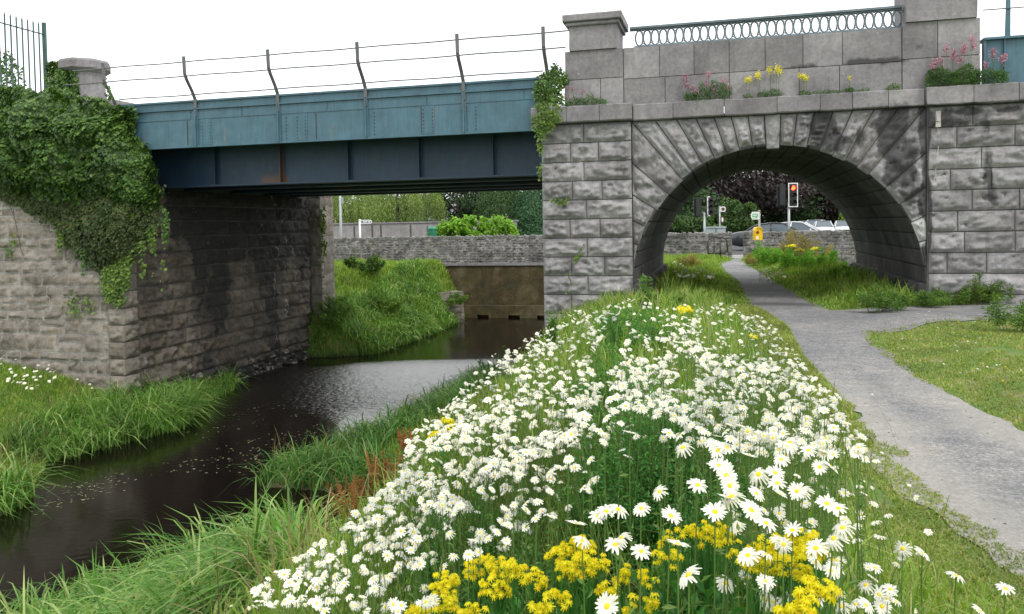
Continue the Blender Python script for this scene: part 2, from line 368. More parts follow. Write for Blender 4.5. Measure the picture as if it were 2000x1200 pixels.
def gz(x,y):
    x=np.asarray(x,float);y=np.asarray(y,float)
    xr=np.interp(y,YR,XR);xs=np.interp(y,YS,XS);xl=np.interp(y,YL,XL)
    t=np.clip((x-xr)/(xs-xr),0,1)
    zr=WZ+(WZ*-1-.3)*t**(1.7+.75*ss(5,8,y)*(1-ss(14,18,y)))
    pl=pathL(y)
    crest=.42*np.exp(-((x-(xs+pl)/2)/.95)**2)*(1-ss(9,15,y))*(x>xs-2.)
    zr=np.where(t>=1,-.3+.3*ss(0,.9,x-xs),zr)+crest*ss(.6,1,t)*(1-ss(pl-.5,pl-.05,x))
    # left bank
    dl=xl-x
    near=WZ+1.0*ss(0,4.2,dl)+.12*np.clip(dl-4,0,6)
    far=WZ+.3*ss(0,.5,dl)+2.25*ss(0,1,dl/np.interp(y,[26,30,34,37],[5.5,4.5,2.6,1.3]))**.8
    zl=np.where(y<24,near,far)
    z=np.where(x>xr,zr,np.where(x<xl,zl,WZ))
    ins=(x<=xr)&(x>=xl); m=np.minimum(xr-x,x-xl)
    z=np.where(ins,WZ-.05-.6*ss(0,1.2,m),z)
    beyond=y>RW(x)+.2
    z=np.where(beyond,0.,z)
    back=y>26.7
    zz=np.where((~beyond)&back&(x<xl),z,z)
    pr=pathR(y)
    z=z-np.where(~beyond&(x>pr),.95*ss(1.2,4.5,x-pr)*ss(18,25,y),0)
    z=z+np.where((x>pr)&~beyond,.06*ss(.2,1.2,x-pr)+.12*ss(8.5,10.5,x)*ss(8,13,y),0)
    z=z+np.where(~beyond&((x<pl-.15)|(x>pr+.1)),(fbm(np.stack([x*.8,y*.8,0*x],-1),3,9)-.5)*.12,0)*np.where(ins,0,1)
    return z
def grow(lo,hi,a,b,st,g=1.25):
    c=list(np.arange(a,b+1e-6,st)); s=st; v=a
    while v>lo: s*=g; v-=s; c.insert(0,max(v,lo))
    s=st;v=c[-1]
    while v<hi: s*=g; v+=s; c.append(min(v,hi))
    return np.array(c)
gx=grow(-700,700,-15,13,.14); gy=grow(-60,900,.5,40,.16)
X,Y=np.meshgrid(gx,gy,indexing='ij'); Z=gz(X,Y)
m,nt,b=nmat('meadow_soil')
c=ramp(nt,noise(nt,2.2,8,.7),[(.3,(.06,.12,.02)),(.5,(.11,.19,.03)),(.58,(.19,.19,.07)),(.7,(.3,.27,.18))])
c=mix(nt,.7,c,ramp(nt,noise(nt,40,4,.7),[(.3,(.5,)*3),(.7,(1.4,)*3)]),'MULTIPLY')
g=nd(nt,'ShaderNodeNewGeometry'); sx=nd(nt,'ShaderNodeSeparateXYZ'); nt.links.new(g.outputs['Position'],sx.inputs[0])
mr=nd(nt,'ShaderNodeMapRange'); mr.inputs[1].default_value=-2.8; mr.inputs[2].default_value=-2.55; mr.inputs[3].default_value=1; mr.inputs[4].default_value=0
nt.links.new(sx.outputs['Z'],mr.inputs[0]); c=mix(nt,mr.outputs[0],c,(.03,.022,.014))
nt.links.new(c,b.inputs['Base Color']); b.inputs['Roughness'].default_value=.95; bump(nt,b,[(noise(nt,14,8,.7),.03),(noise(nt,60,4,.7),.01)])
SOIL=m
mb=MB(); mb.grid(np.stack([X,Y,Z],-1).reshape(-1,3),len(gx),len(gy)); ground=mb.build('ground',SOIL,smooth=True); tag(ground,kind='structure')
# path: gravel sheet 6 mm above the ground, ragged edges
m,nt,b=nmat('grey_gravel')
c=ramp(nt,noise(nt,48,4,.85),[(.3,(.07,.07,.072)),(.46,(.155,.155,.157)),(.56,(.235,.234,.232)),(.7,(.42,.41,.39))])
c=mix(nt,.85,c,ramp(nt,noise(nt,.9,7,.65),[(.3,(.72,.74,.78)),(.5,(1,1,1)),(.66,(1.4,1.34,1.25))]),'MULTIPLY')
c=mix(nt,.8,c,ramp(nt,noise(nt,7,6,.75),[(.35,(.68,.68,.7)),(.5,(1,1,1)),(.68,(1.3,1.27,1.2))]),'MULTIPLY')
a=nd(nt,'ShaderNodeAttribute',attribute_name='sand'); c=mix(nt,a.outputs['Fac'],c,mix(nt,.5,c,(.42,.39,.34)))
a=nd(nt,'ShaderNodeAttribute',attribute_name='damp'); c=mix(nt,a.outputs['Fac'],c,(.045,.043,.04))
nt.links.new(c,b.inputs['Base Color']); b.inputs['Roughness'].default_value=.9; bump(nt,b,[(noise(nt,120,4,.75),.008),(noise(nt,9,4,.6),.02)])
GRAV=m
def strip(ys,L,Rr,nu,lift,name,mt,attrs=None,edge=.1):
    ys=np.array(ys); U=np.linspace(0,1,nu); V=[]
    for y in ys:
        l,r=L(y),Rr(y); nl=(fbm(np.array([[y*1.7,0,1.]]),4,2)[0]-.5)*edge*4; nr=(fbm(np.array([[y*1.7,5,1.]]),4,8)[0]-.5)*edge*4
        x=l+nl+(r+nr-l-nl)*U; V.append(np.stack([x,0*x+y,gz(x,0*x+y)+lift],1))
    mb=MB(); mb.grid(np.concatenate(V),len(ys),nu); return mb.build(name,mt,smooth=True,attrs=attrs)
def sandf(W):
    dl=np.minimum(W[:,0]-pathL(W[:,1]),pathR(W[:,1])-W[:,0]); return (1-ss(0,.45,dl-.15+(fbm(W*1.5,4,4)-.5)*.5))*(1-ss(6,9,W[:,1]))*.9
def dampf(W):
    q=(W-O)@N; n=fbm(W*1.2,3,6); return .8*np.exp(-((q+.1)/.35)**2)*ss(.3,.5,n)
p=strip(np.arange(-3,34.9,.12),lambda y:pathL(y)-.04,lambda y:pathR(y)+.04,14,.009,'path',GRAV,{'sand':sandf,'damp':dampf}); tag(p,kind='structure')
# side path running to the right in front of the wall
mb=MB(); xs_=np.arange(5.1,16,.12); V=[]
for x in xs_:
    yt=np.interp(x,[5,5.5,7,8.75,16],[13.9,13.85,14.05,14.1,13.2]); yb=np.interp(x,[5,5.54,6.4,7.39,9,16],[11.0,11.3,11.75,12.0,12.1,11.2])
    e=(fbm(np.array([[x*1.5,1,1.]]),4,3)[0]-.5)*.25; y=np.linspace(yb+e,yt-e*.5,16); V.append(np.stack([0*y+x,y,gz(0*y+x,y)+.0105],1))
mb.grid(np.concatenate(V),len(xs_),16); tag(mb.build('path',GRAV,smooth=True),kind='structure')
# river water
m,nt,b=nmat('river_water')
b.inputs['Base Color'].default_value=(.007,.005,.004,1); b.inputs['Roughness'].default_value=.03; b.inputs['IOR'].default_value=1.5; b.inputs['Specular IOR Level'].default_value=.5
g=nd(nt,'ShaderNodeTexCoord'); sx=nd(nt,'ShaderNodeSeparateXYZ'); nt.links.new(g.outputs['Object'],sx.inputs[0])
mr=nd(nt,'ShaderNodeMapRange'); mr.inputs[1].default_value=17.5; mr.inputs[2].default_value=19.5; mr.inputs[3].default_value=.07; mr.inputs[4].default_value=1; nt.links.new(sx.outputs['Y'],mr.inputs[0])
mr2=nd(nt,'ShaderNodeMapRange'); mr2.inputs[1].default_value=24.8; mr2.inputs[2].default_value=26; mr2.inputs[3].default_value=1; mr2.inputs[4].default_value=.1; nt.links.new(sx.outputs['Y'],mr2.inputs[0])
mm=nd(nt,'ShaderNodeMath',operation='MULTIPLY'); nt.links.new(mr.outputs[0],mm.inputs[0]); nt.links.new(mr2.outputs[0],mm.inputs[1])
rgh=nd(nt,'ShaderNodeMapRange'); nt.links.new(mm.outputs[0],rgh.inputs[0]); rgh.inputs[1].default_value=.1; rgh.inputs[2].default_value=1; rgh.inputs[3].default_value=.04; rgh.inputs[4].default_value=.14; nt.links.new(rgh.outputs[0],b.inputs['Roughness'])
io=nd(nt,'ShaderNodeMapRange'); nt.links.new(mm.outputs[0],io.inputs[0]); io.inputs[1].default_value=.07; io.inputs[2].default_value=1; io.inputs[3].default_value=1.4; io.inputs[4].default_value=3.3; nt.links.new(io.outputs[0],b.inputs['IOR'])  # reflectance lifted inside the ruffled patch to brighten its sky reflection
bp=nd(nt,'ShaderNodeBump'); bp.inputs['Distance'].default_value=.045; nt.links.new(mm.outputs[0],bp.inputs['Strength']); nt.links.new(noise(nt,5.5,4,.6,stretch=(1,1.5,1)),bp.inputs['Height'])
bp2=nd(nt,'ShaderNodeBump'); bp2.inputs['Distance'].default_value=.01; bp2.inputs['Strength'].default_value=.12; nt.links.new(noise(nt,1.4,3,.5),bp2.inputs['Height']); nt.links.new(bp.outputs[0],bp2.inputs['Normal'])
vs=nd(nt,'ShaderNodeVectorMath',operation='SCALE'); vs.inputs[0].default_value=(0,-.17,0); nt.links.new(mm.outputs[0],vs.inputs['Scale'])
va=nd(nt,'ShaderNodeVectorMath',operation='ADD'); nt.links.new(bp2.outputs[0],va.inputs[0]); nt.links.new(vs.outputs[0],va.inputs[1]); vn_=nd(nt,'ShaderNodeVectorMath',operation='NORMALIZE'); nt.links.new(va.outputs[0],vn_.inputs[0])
nt.links.new(vn_.outputs[0],b.inputs['Normal']); WATER=m   # wind-ruffled patch: bright sky sheen put in by raised IOR and tilted normals
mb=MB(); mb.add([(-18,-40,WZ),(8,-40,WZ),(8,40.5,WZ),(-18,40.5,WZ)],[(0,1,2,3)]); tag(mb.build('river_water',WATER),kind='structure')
# ------------------------------------------------------------ stone arch bridge
UC,ZS,RA=-.12,.40,2.61
fm=lambda w0:(lambda a,b,h:F(a,b,w0+h))
bridge=thing('stone_arch_bridge','grey rock-faced stone arch bridge with a parapet, crossing the footpath beside the river','bridge',F(UC,0,0))
STA=blobs([(-.02,3.2,.5,.35,.7),(.75,3.25,.4,.5,.95),(1.35,3.0,.35,.5,.9),(1.9,3.15,.28,.6,.97),(2.1,2.5,.35,.6,.8),(1.05,3.05,.25,.3,.8),(.45,3.35,.3,.2,.8),(2.9,3.3,.5,.2,.7),(2.47,2.2,.09,2.,.9),(3.45,3.2,.25,.5,.95),(3.5,2.3,.16,.9,.8),(-.9,2.9,.25,.3,.5),(3.6,3.45,1.2,.12,.8),(1.9,1.9,.3,.4,.5),(-2.65,0,.25,.7,.5)])
LIM=blobs([(-3.25,.1,.1,.5,.8),(-3.05,.0,.06,.6,.7),(2.35,1.3,.12,.25,.7),(2.9,2.9,.3,.1,.35),(-2.2,1.7,.08,.3,.5),(3.,1.2,.3,.12,.3)])
AT={'stain':STA,'lime':LIM}
# left pier
mb=MB(); mb.fbox(-4.48,-2.80,-3,3.6,-8,.06)
mb.build('pier_core',[MORD],bridge)
mb=MB(); z=3.585; r=0
while z>-1.6:
    zb=z-.378
    js=[-4.56,-3.66,-2.76] if r%2==0 else [-4.56,-3.98,-3.36,-2.76]
    js=[js[0]]+[j+R.uniform(-.05,.05) for j in js[1:-1]]+[js[-1]]
    for a,b_ in zip(js,js[1:]): block(mb,[(a,zb),(b_,zb),(b_,z),(a,z)],fm(.08),depth=.02,bulge=.09,margin=.028,rough=.07,nu=18,nv=11,gap=.007,seed=int(R.integers(1,9999)))
    z=zb; r+=1
def lf(a,b,h): return F(-4.5-h,b,-a)     # pier's river face
courses(mb,-.1,8,-3,3.58,.378,lf,(.5,.9),bulge=.05,nu=6,nv=4,depth=.02)
mb.build('pier',G1,bridge,True,AT)
# arch ring of long voussoirs up to the string course
mb=MB(); zt=3.585; ul,ur=-2.76,2.5
def cast(a):
    c,s=math.cos(a),math.sin(a); t=[1e9]
    if s>0: t.append((zt-ZS)/s)
    if c>1e-6: t.append((ur-UC)/c)
    if c<-1e-6: t.append((ul-UC)/c)
    t=min(x for x in t if x>0); return (UC+c*t,ZS+s*t)
aL=math.atan2(zt-ZS,ul-UC); aR=math.atan2(zt-ZS,ur-UC)
ang=list(np.linspace(0,aR,7))+list(np.linspace(aR,aL,16))[1:]+list(np.linspace(aL,math.pi,7))[1:]
for i in range(len(ang)-1):
    a0,a1=ang[i],ang[i+1]; key=abs((a0+a1)/2-math.pi/2)<.06
    r0=RA+(-.07 if key else R.uniform(-.03,.05))
    Q=[(UC+r0*math.cos(a1),ZS+r0*math.sin(a1)),(UC+r0*math.cos(a0),ZS+r0*math.sin(a0)),cast(a0),cast(a1)]
    if abs(a0)<.01 or abs(a1-math.pi)<.01:
        pass
    big=np.linalg.norm(np.array(Q[0])-Q[3])
    block(mb,Q,fm(0),depth=.03 if not key else .06,bulge=.1 if not key else .03,margin=.026,rough=.075 if not key else .03,nu=12,nv=22,gap=.009,seed=i*17+3)
z=ZS
while z>-.6:   # jamb stones below the springing
    for sx_ in(-1,1):
        a=UC+sx_*RA; e=ul if sx_<0 else ur; block(mb,[(min(a,e),z-.35),(max(a,e)+.02,z-.35),(max(a,e)+.02,z),(min(a,e),z)],fm(0),depth=.03,bulge=.03,nu=4,nv=6,seed=int(z*100)+50+sx_)
    z-=.35
mb.build('arch_ring',G1,bridge,True,AT)
# spandrel backing with the arch opening, front and rear
for w,nm in((-.02,'spandrel'),(-7.7,'rear_spandrel')):
    mb=MB(); n=40; A=np.linspace(0,math.pi,n); U=UC+(RA+.05)*np.cos(A); Zz=ZS+(RA+.05)*np.sin(A)
    U=np.concatenate([[UC+RA+.05],U,[UC-RA-.05]]); Zz=np.concatenate([[-3],Zz,[-3]])
    O2=[]; 
    for a_,b_ in zip(U,Zz):
        O2.append((a_,b_))
    for sgn in(0,):
        V=[];
        for a_,b_ in O2: V+= [(a_,b_),(a_,3.6)]
        W_=[F(a_,b_,ww) for ww in(w,w-.25) for a_,b_ in V]; m2=len(V)
        Fs=[]
        for i in range(len(O2)-1):
            if i==0 or i==len(O2)-2: continue
            Fs.append((2*i,2*i+2,2*i+3,2*i+1)); Fs.append((m2+2*i,m2+2*i+1,m2+2*i+3,m2+2*i+2))
        mb.add(W_,Fs)
    mb.fbox(-4.5,UC-RA-.05,-3,3.6,w-.25,w); mb.fbox(UC+RA+.05,2.6,-3,3.6,w-.25,w)
    mb.build(nm,MORD,bridge)
# barrel vault: rows of long stones with eroded springers
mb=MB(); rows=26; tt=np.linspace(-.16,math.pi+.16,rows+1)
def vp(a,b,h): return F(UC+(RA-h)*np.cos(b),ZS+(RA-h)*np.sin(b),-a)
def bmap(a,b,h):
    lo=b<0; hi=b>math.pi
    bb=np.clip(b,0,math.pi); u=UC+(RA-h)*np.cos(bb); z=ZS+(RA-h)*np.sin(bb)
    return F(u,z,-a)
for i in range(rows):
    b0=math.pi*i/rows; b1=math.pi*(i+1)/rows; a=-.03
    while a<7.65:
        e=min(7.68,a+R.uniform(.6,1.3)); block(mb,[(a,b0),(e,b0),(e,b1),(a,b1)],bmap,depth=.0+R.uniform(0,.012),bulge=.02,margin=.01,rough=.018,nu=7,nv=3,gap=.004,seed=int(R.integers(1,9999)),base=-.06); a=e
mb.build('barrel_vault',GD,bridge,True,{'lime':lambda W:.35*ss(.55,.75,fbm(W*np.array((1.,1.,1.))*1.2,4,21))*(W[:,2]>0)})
for sgn in(-1,1):
    mb=MB(); z=ZS+.02
    k=0
    while z>-.7:
        a=-.02; prot=(.14,.1,.2,.24,.2)[min(k,4)]
        while a<7.6:
            e=min(7.6,a+R.uniform(.35,.7))
            block(mb,[(a,z-.24),(e,z-.24),(e,z),(a,z)],lambda a_,b_,h,s=sgn,p=prot:F(UC+s*(RA-h-p*.75),b_,-a_),depth=.02,bulge=.07,margin=.01,rough=.12,nu=7,nv=5,gap=.01,seed=int(R.integers(1,9999)),base=-.3)
            a=e
        z-=.24;k+=1
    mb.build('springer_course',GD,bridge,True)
# solid fill over the vault
mb=MB(); mb.fbox(-4.45,2.6,3.1,3.7,-7.65,-.3); mb.fbox(-4.45,UC-RA-.03,-3,3.1,-7.6,-.3); mb.fbox(UC+RA+.06,4,-3,3.1,-7.6,-.3); mb.build('masonry_fill',MORD,bridge)
# string courses, parapet blocks (smooth ashlar with joints)
def ashlar(mb,u0,u1,z0,z1,w,js,d=.0,mg=.0):
    js=[u0]+js+[u1]
    for a,b_ in zip(js,js[1:]): block(mb,[(a,z0),(b_,z0),(b_,z1),(a,z1)],fm(w),depth=d,bulge=.008,margin=.006,rough=.006,nu=8,nv=4,gap=.006,seed=int(R.integers(1,9999)),base=-.12)
def bevbox(mb,u0,u1,z0,z1,w0,w1,ch=.02):
    "box with chamfered long edges and worn corners"
    P=[(w0,z0),(w1-ch,z0),(w1,z0+ch),(w1,z1-ch),(w1-ch,z1),(w0,z1)]; n=max(2,int((u1-u0)/.12))
    U=np.linspace(u0,u1,n+1); V=[]
    for u in U:
        for (w,z) in P: V.append((u,z+(vn(np.array([[u*5,z*3,w]]),4)[0]-.5)*.012,w+(vn(np.array([[u*4,z*3,w]]),7)[0]-.5)*.012))
    V=np.array(V); k=len(P); Fs=[(i*k+j,(i+1)*k+j,(i+1)*k+(j+1)%k,i*k+(j+1)%k) for i in range(n) for j in range(k)]+[tuple(range(k)),tuple(n*k+j for j in range(k-1,-1,-1))]
    mb.add(F(V[:,0],V[:,1],V[:,2]),Fs)
mb=MB()
for js,w,zb in (([-4.72,-4.0,-3.35,-2.72],.30,3.60),([-2.71,-1.95,-1.0,-.05,.7,1.25,1.85,2.44],.17,3.59),([2.45,3.2,3.9,4.6,5.4,6.3],.26,3.585)):
    for a,b_ in zip(js,js[1:]): bevbox(mb,a+.005,b_-.005,zb+R.uniform(-.006,.006),zb+.315+R.uniform(-.01,.01),-.3,w+R.uniform(-.006,.006))
mb.build('string_course',GA,bridge,False,{'stain':blobs([(3.5,3.55,2,.06,.7),(1.5,3.6,.8,.08,.5)]),'lime':blobs([(-3.2,3.9,.3,.05,.5)])})
mb=MB()
ashlar(mb,-4.08,-2.9,3.9,4.46,.06,[-3.35],.0); ashlar(mb,-4.06,-2.9,4.46,5.03,.06,[])
ashlar(mb,-2.9,2.1,3.9,4.42,.03,[-2.1,-.9,.35,1.05]); ashlar(mb,-2.9,2.1,4.42,5.03,.03,[-2.2,-1.55,-.9,-.25,.42,1.1])
ashlar(mb,2.1,3.36,3.9,4.45,.05,[2.75],.0); ashlar(mb,2.1,3.36,4.45,5.1,.05,[2.68],.0)
mb.fbox(-4.05,3.33,3.85,5.02,-.42,-.02)
mb.build('parapet',GA,bridge,False,{'stain':blobs([(2.55,4.73,.12,.04,1),(2.4,4.72,.05,.08,.9),(1.5,4.44,.6,.03,.9),(.3,4.43,.9,.02,.6),(-2.95,4.5,.05,.6,.4)]),'lime':blobs([(-3.1,4.35,.25,.02,.8)])})
# pillars with caps
def pillar(u0,u1,z0,z1,cap,capo,nm):
    mb=MB(); w=.1; dp=-.95
    V=[];n=8
    for i in range(n+1):
        z=z0+(z1-z0)*i/n; e=.0
        V+=[(u0-e,z,w+e),(u1+e,z,w+e),(u1+e,z,dp-e),(u0-e,z,dp-e)]
    V=np.array(V); V[:,0]+=(fbm(V*6,2,3)-.5)*.02
    Fs=[(i*4+j,i*4+(j+1)%4,i*4+4+(j+1)%4,i*4+4+j) for i in range(n) for j in range(4)]+[(3,2,1,0),(n*4,n*4+1,n*4+2,n*4+3)]
    mb.add(F(V[:,0],V[:,1],V[:,2]),Fs); o=mb.build(nm,GA,bridge)
    mb=MB(); a,b_=u0-capo,u1+capo
    for zz0,zz1,s in((z1,z1+cap*.35,.5),(z1+cap*.35,z1+cap,1.)):
        bevbox(mb,u0-capo*s,u1+capo*s,zz0,zz1,dp-capo*s,w+capo*s,.018)
    mb.build('pillar_cap',GA,o)
pillar(-3.96,-3.02,5.03,5.5,.22,.11,'pillar'); pillar(2.16,3.3,5.1,6.9,.25,.12,'pillar')
# right wing of coursed rock-faced stone
mb=MB(); courses(mb,2.52,9,-.7,3.57,.372,fm(.06),(.55,.95),depth=.02,bulge=.085,margin=.026,rough=.07,nu=16,nv=10,gap=.008)
mb.build('wing_wall',G1,bridge,True,AT)
mb=MB(); mb.fbox(2.5,9,-2,3.6,-.5,.05); mb.build('wing_wall_core',MORD,bridge)
mb=MB(); mb.fbox(2.62,2.7,3.2,3.48,.1,.17); mb.fbox(2.63,2.69,3.3,3.42,.17,.19); mb.tube([F(2.66,3.2,.12),F(2.68,3.0,.12),F(2.66,2.7,.12),F(2.6,2.2,.1)],.008,5)
tag(mb.build('junction_box',paint('pale_box',(.4,.37,.35),.6),None),'small pale junction box with a cable high on the wall right of the arch','junction box')
# ------------------------------------------------------------ iron balustrade over the arch
bal=thing('iron_balustrade','blue-grey cast iron balustrade of oval rings on the parapet over the arch','balustrade',F(-.3,5.05,-.15))
mb=MB(); mb.fbox(-2.78,2.13,5.405,5.445,-.22,-.06); mb.fbox(-2.78,2.13,5.38,5.402,-.18,-.10); mb.build('top_rail',TEALR,bal)
mb=MB(); mb.fbox(-2.7,2.13,5.05,5.075,-.18,-.10); mb.build('bottom_rail',TEALR,bal)
mb=MB(); k=31; du=(2.13+2.68)/k
for i in range(k):
    c=-2.68+du*(i+.5); th=np.linspace(0,2*math.pi,18,endpoint=False)
    mb.tube(F(c+du*.47*np.cos(th),5.228+.148*np.sin(th),-.14+0*th),.017,5,closed=True)
    for zz in(5.105,5.35):
        t2=np.linspace(0,2*math.pi,8,endpoint=False); mb.tube(F(c+du/2+.022*np.cos(t2),zz+.022*np.sin(t2),-.14+0*t2),.008,4,closed=True)
mb.build('ring_lattice',TEALR,bal)
# ------------------------------------------------------------ girder bridge
gb=thing('girder_bridge','teal riveted steel girder railway bridge spanning the river','bridge',F(-9.5,3.5,0))
mb=MB(); mb.fbox(-15.5,-4.62,3.52,4.55,-.06,0)
mb.build('side_girder',TEAL,gb,attrs={})
mb=MB(); mb.fbox(-15.5,-4.62,4.355,4.385,0.002,.05); mb.fbox(-15.5,-4.62,4.53,4.57,-.16,.04); mb.fbox(-15.5,-4.62,3.5,3.53,-.12,.03)
mb.build('flange',TEAL,gb)
posts=[-14.75,-12.6,-10.5,-8.4,-6.2]
for u in posts: mb=MB(); mb.fbox(u-.05,u+.05,3.53,4.353,.003,.028); mb.fbox(u-.012,u+.012,3.53,4.353,.026,.075); mb.build('stiffener',TEAL,gb)
for u in (-12.35,-9.95,-7.0): MB().fbox(u-.14,u+.14,3.55,4.13,.003,.010).build('cover_plate',TEAL,gb)
for a,b_ in zip([-15.4,-12.7,-11.4,-9.3,-7.0,-4.9],[-12.75,-11.43,-9.33,-7.03,-4.93,-4.63]): MB().fbox(a,b_,4.14,4.34,.003,.012).build('cover_plate',TEAL,gb)
for u in (-12.35,-10.32,-9.95,-8.22,-7.0,-6.05):
    for dz in np.arange(3.6,4.12,.075):
        for e in((-.1,.1) if u not in(-10.32,-8.22) else(0,)):
            c=F(u+e,dz,.012); mb=MB(); mb.lathe([(.012,-.02),(.010,-.008),(.004,0)],(0,0,0),6); mb.V[-1]=c+mb.V[-1][:,[0]]*D+mb.V[-1][:,[1]]*np.array((0,0,1.))+(mb.V[-1][:,[2]]+.016)*N; mb.build('rivet',TEALD,gb)
RSE=paint('rust_seam',(.07,.045,.035),.8)
for u in (-12.85,-9.6,-7.15): MB().fbox(u-.006,u+.006,3.56,4.12,.002,.0115).build('panel_seam',RSE,gb)
# deck and inner girders
mb=MB(); mb.fbox(-16,-4.5,4.0,4.2,-8.0,-.3); mb.build('deck',BLK,gb)
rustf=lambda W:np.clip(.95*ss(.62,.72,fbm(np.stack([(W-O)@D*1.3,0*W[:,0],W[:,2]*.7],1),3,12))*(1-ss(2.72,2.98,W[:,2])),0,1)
for k,w in enumerate((-1.15,-2.6,-4.6,-6.4,-7.9)):
    mb=MB()
    nu=120; U=np.linspace(-15.0,-4.5,nu); Zs=np.linspace(2.70,4.0,14); UU,ZZ=np.meshgrid(U,Zs,indexing='ij')
    mb.grid(F(UU.ravel(),ZZ.ravel(),np.full(UU.size,w)),nu,14); mb.grid(F(UU.ravel(),ZZ.ravel(),np.full(UU.size,w-.03)),nu,14)
    mb.fbox(-15,-4.5,2.66,2.70,w-.22,w+.2)
    if k==0:
        for px in(425,552,684,822,966): u,_=FU(px,320,w); mb.fbox(u-.05,u+.05,2.71,3.95,w+.003,w+.015); mb.fbox(u-.01,u+.01,2.71,3.95,w+.015,w+.14)
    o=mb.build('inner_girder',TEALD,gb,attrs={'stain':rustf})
for u in np.arange(-14.4,-4.7,1.5): MB().fbox(u-.1,u+.1,2.9,3.2,-7.8,-1.2).build('cross_beam',BLK,gb)
# railing on the girder bridge
rl=thing('bridge_railing','three-rail iron railing with outward cranked posts along the girder bridge','railing',F(-9.5,4.57,0))
def post(u,c=None):
    w1=.42; pr=[(0.02,4.2),(.02,4.58),(.12,4.75),(.30,4.98),(.36,5.1),(.38,5.48)]
    mb=MB(); V=[]
    for i,(w,z) in enumerate(pr):
        for a,bb in((-.035,0),(.035,0),(.035,.03),(-.035,.03)): V.append(F(u+a,z,w+bb))
    n=len(pr); Fs=[(i*4+j,i*4+(j+1)%4,i*4+4+(j+1)%4,i*4+4+j) for i in range(n-1) for j in range(4)]+[(3,2,1,0),tuple(n*4-4+j for j in range(4))]
    mb.add(V,Fs); mb.tube([F(u,4.58,-.0),F(u,4.95,.27)],.012,5)
    return mb
for u in posts+[-4.42]: post(u).build('railing_post',IRON,rl)
for z,w,u0,u1 in((5.36,.385,-15.6,-3.9),(5.05,.36,-15.9,-3.98),(4.68,.09,-14.6,-4.5)):
    U=np.linspace(u0,u1,40); sag=.006*np.sin(U*3); MB().tube(F(U,z+sag,w+0*U),.014,6).build('rail',IRON,rl,True)
# right-hand girder beyond the stone pillar
g2=thing('girder_bridge','short teal girder end seen at the right edge beyond the tall stone pillar','bridge',F(5,3.9,0))
mb=MB(); mb.fbox(3.42,9,3.92,4.72,-.1,-.02); mb.fbox(3.42,9,4.70,4.74,-.3,.06); mb.build('side_girder',TEAL,g2)
for u0_,u1_ in((3.42,3.46),(3.74,3.76),(5.6,5.62)): MB().fbox(u0_,u1_,3.921,4.699,-.02,.03).build('stiffener',TEAL,g2)
r2=thing('bridge_railing','pale blue post with thin rails above the girder at the right edge','railing',F(5,4.74,0))
for u in(3.8,5.9):
    MB().fbox(u-.035,u+.035,4.74,5.75,.0,.03).add([F(u-.05,4.74,.03),F(u-.035,5.2,.03),F(u-.035,4.74,.03),F(u-.05,4.74,0.),F(u-.035,5.2,0.),F(u-.035,4.74,0.)],[(0,2,1),(3,4,5),(0,1,4,3)]).build('railing_post',TEAL,r2)
for z in(5.22,5.5): MB().tube([F(3.4,z,.04),F(9,z,.04)],.011,6).build('rail',IRON,r2)
# ------------------------------------------------------------ left abutment
ab=thing('stone_abutment','brown weathered stone abutment carrying the left end of the girder bridge','abutment',F(-14.7,-2.5,0))
streak=[]
def inner(a,b,h): return F(-14.72+h,b,-a)           # a = distance under the bridge
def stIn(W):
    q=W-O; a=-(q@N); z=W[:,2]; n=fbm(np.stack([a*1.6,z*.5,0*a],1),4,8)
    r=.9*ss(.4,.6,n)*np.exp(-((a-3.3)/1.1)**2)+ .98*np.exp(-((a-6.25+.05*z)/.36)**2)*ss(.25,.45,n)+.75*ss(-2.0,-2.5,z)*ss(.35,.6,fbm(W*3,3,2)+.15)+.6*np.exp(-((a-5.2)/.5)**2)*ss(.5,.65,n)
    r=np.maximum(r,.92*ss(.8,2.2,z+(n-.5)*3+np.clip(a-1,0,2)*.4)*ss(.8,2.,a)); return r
def limIn(W):
    q=W-O; a=-(q@N); z=W[:,2]; n=fbm(np.stack([a*7,z*1.2,0*a],1),4,18)
    return .75*ss(.6,.72,n)*(np.exp(-((a-6.9)/.6)**2)+.6*np.exp(-((a-.8)/.5)**2)*ss(1,-1,z))+.7*ss(.58,.66,fbm(W*9,3,4))*ss(-2.0,-2.4,z)
mb=MB(); courses(mb,.42,8.7,-2.2,2.66,.40,inner,(.5,.85),depth=.02,bulge=.11,margin=.012,rough=.09,nu=12,nv=8,gap=.012,wob=.006)
courses(mb,.42,8.75,-3.1,-2.2,.22,lambda a,b,h:inner(a,b,h*1.3+.1),(.25,.5),depth=.0,bulge=.12,margin=.0,rough=.2,nu=7,nv=5,gap=.012,wob=.02)
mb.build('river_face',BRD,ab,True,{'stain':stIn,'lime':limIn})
mb=MB(); mb.fbox(-16,-14.72,-3.2,2.66,-8.75,-.02); mb.build('abutment_core',MORD,ab)
# quoins at the corner (wrap both faces)
mb=MB(); z=3.4; k=0
while z>-2.9:
    h=.40; L=.42 if k%2 else .42
    block(mb,[(-15.15,z-h),(-14.70,z-h),(-14.70,z),(-15.15,z)],fm(.05),depth=.02,bulge=.07,margin=.035,rough=.05,nu=10,nv=9,gap=.01,seed=k+300)
    block(mb,[(-.07,z-h),(.44,z-h),(.44,z),(-.07,z)],inner,depth=.02,bulge=.07,margin=.035,rough=.05,nu=10,nv=9,gap=.01,seed=k+400)
    z-=h;k+=1
mb.build('quoin',BR,ab,True,{'lime':limIn})
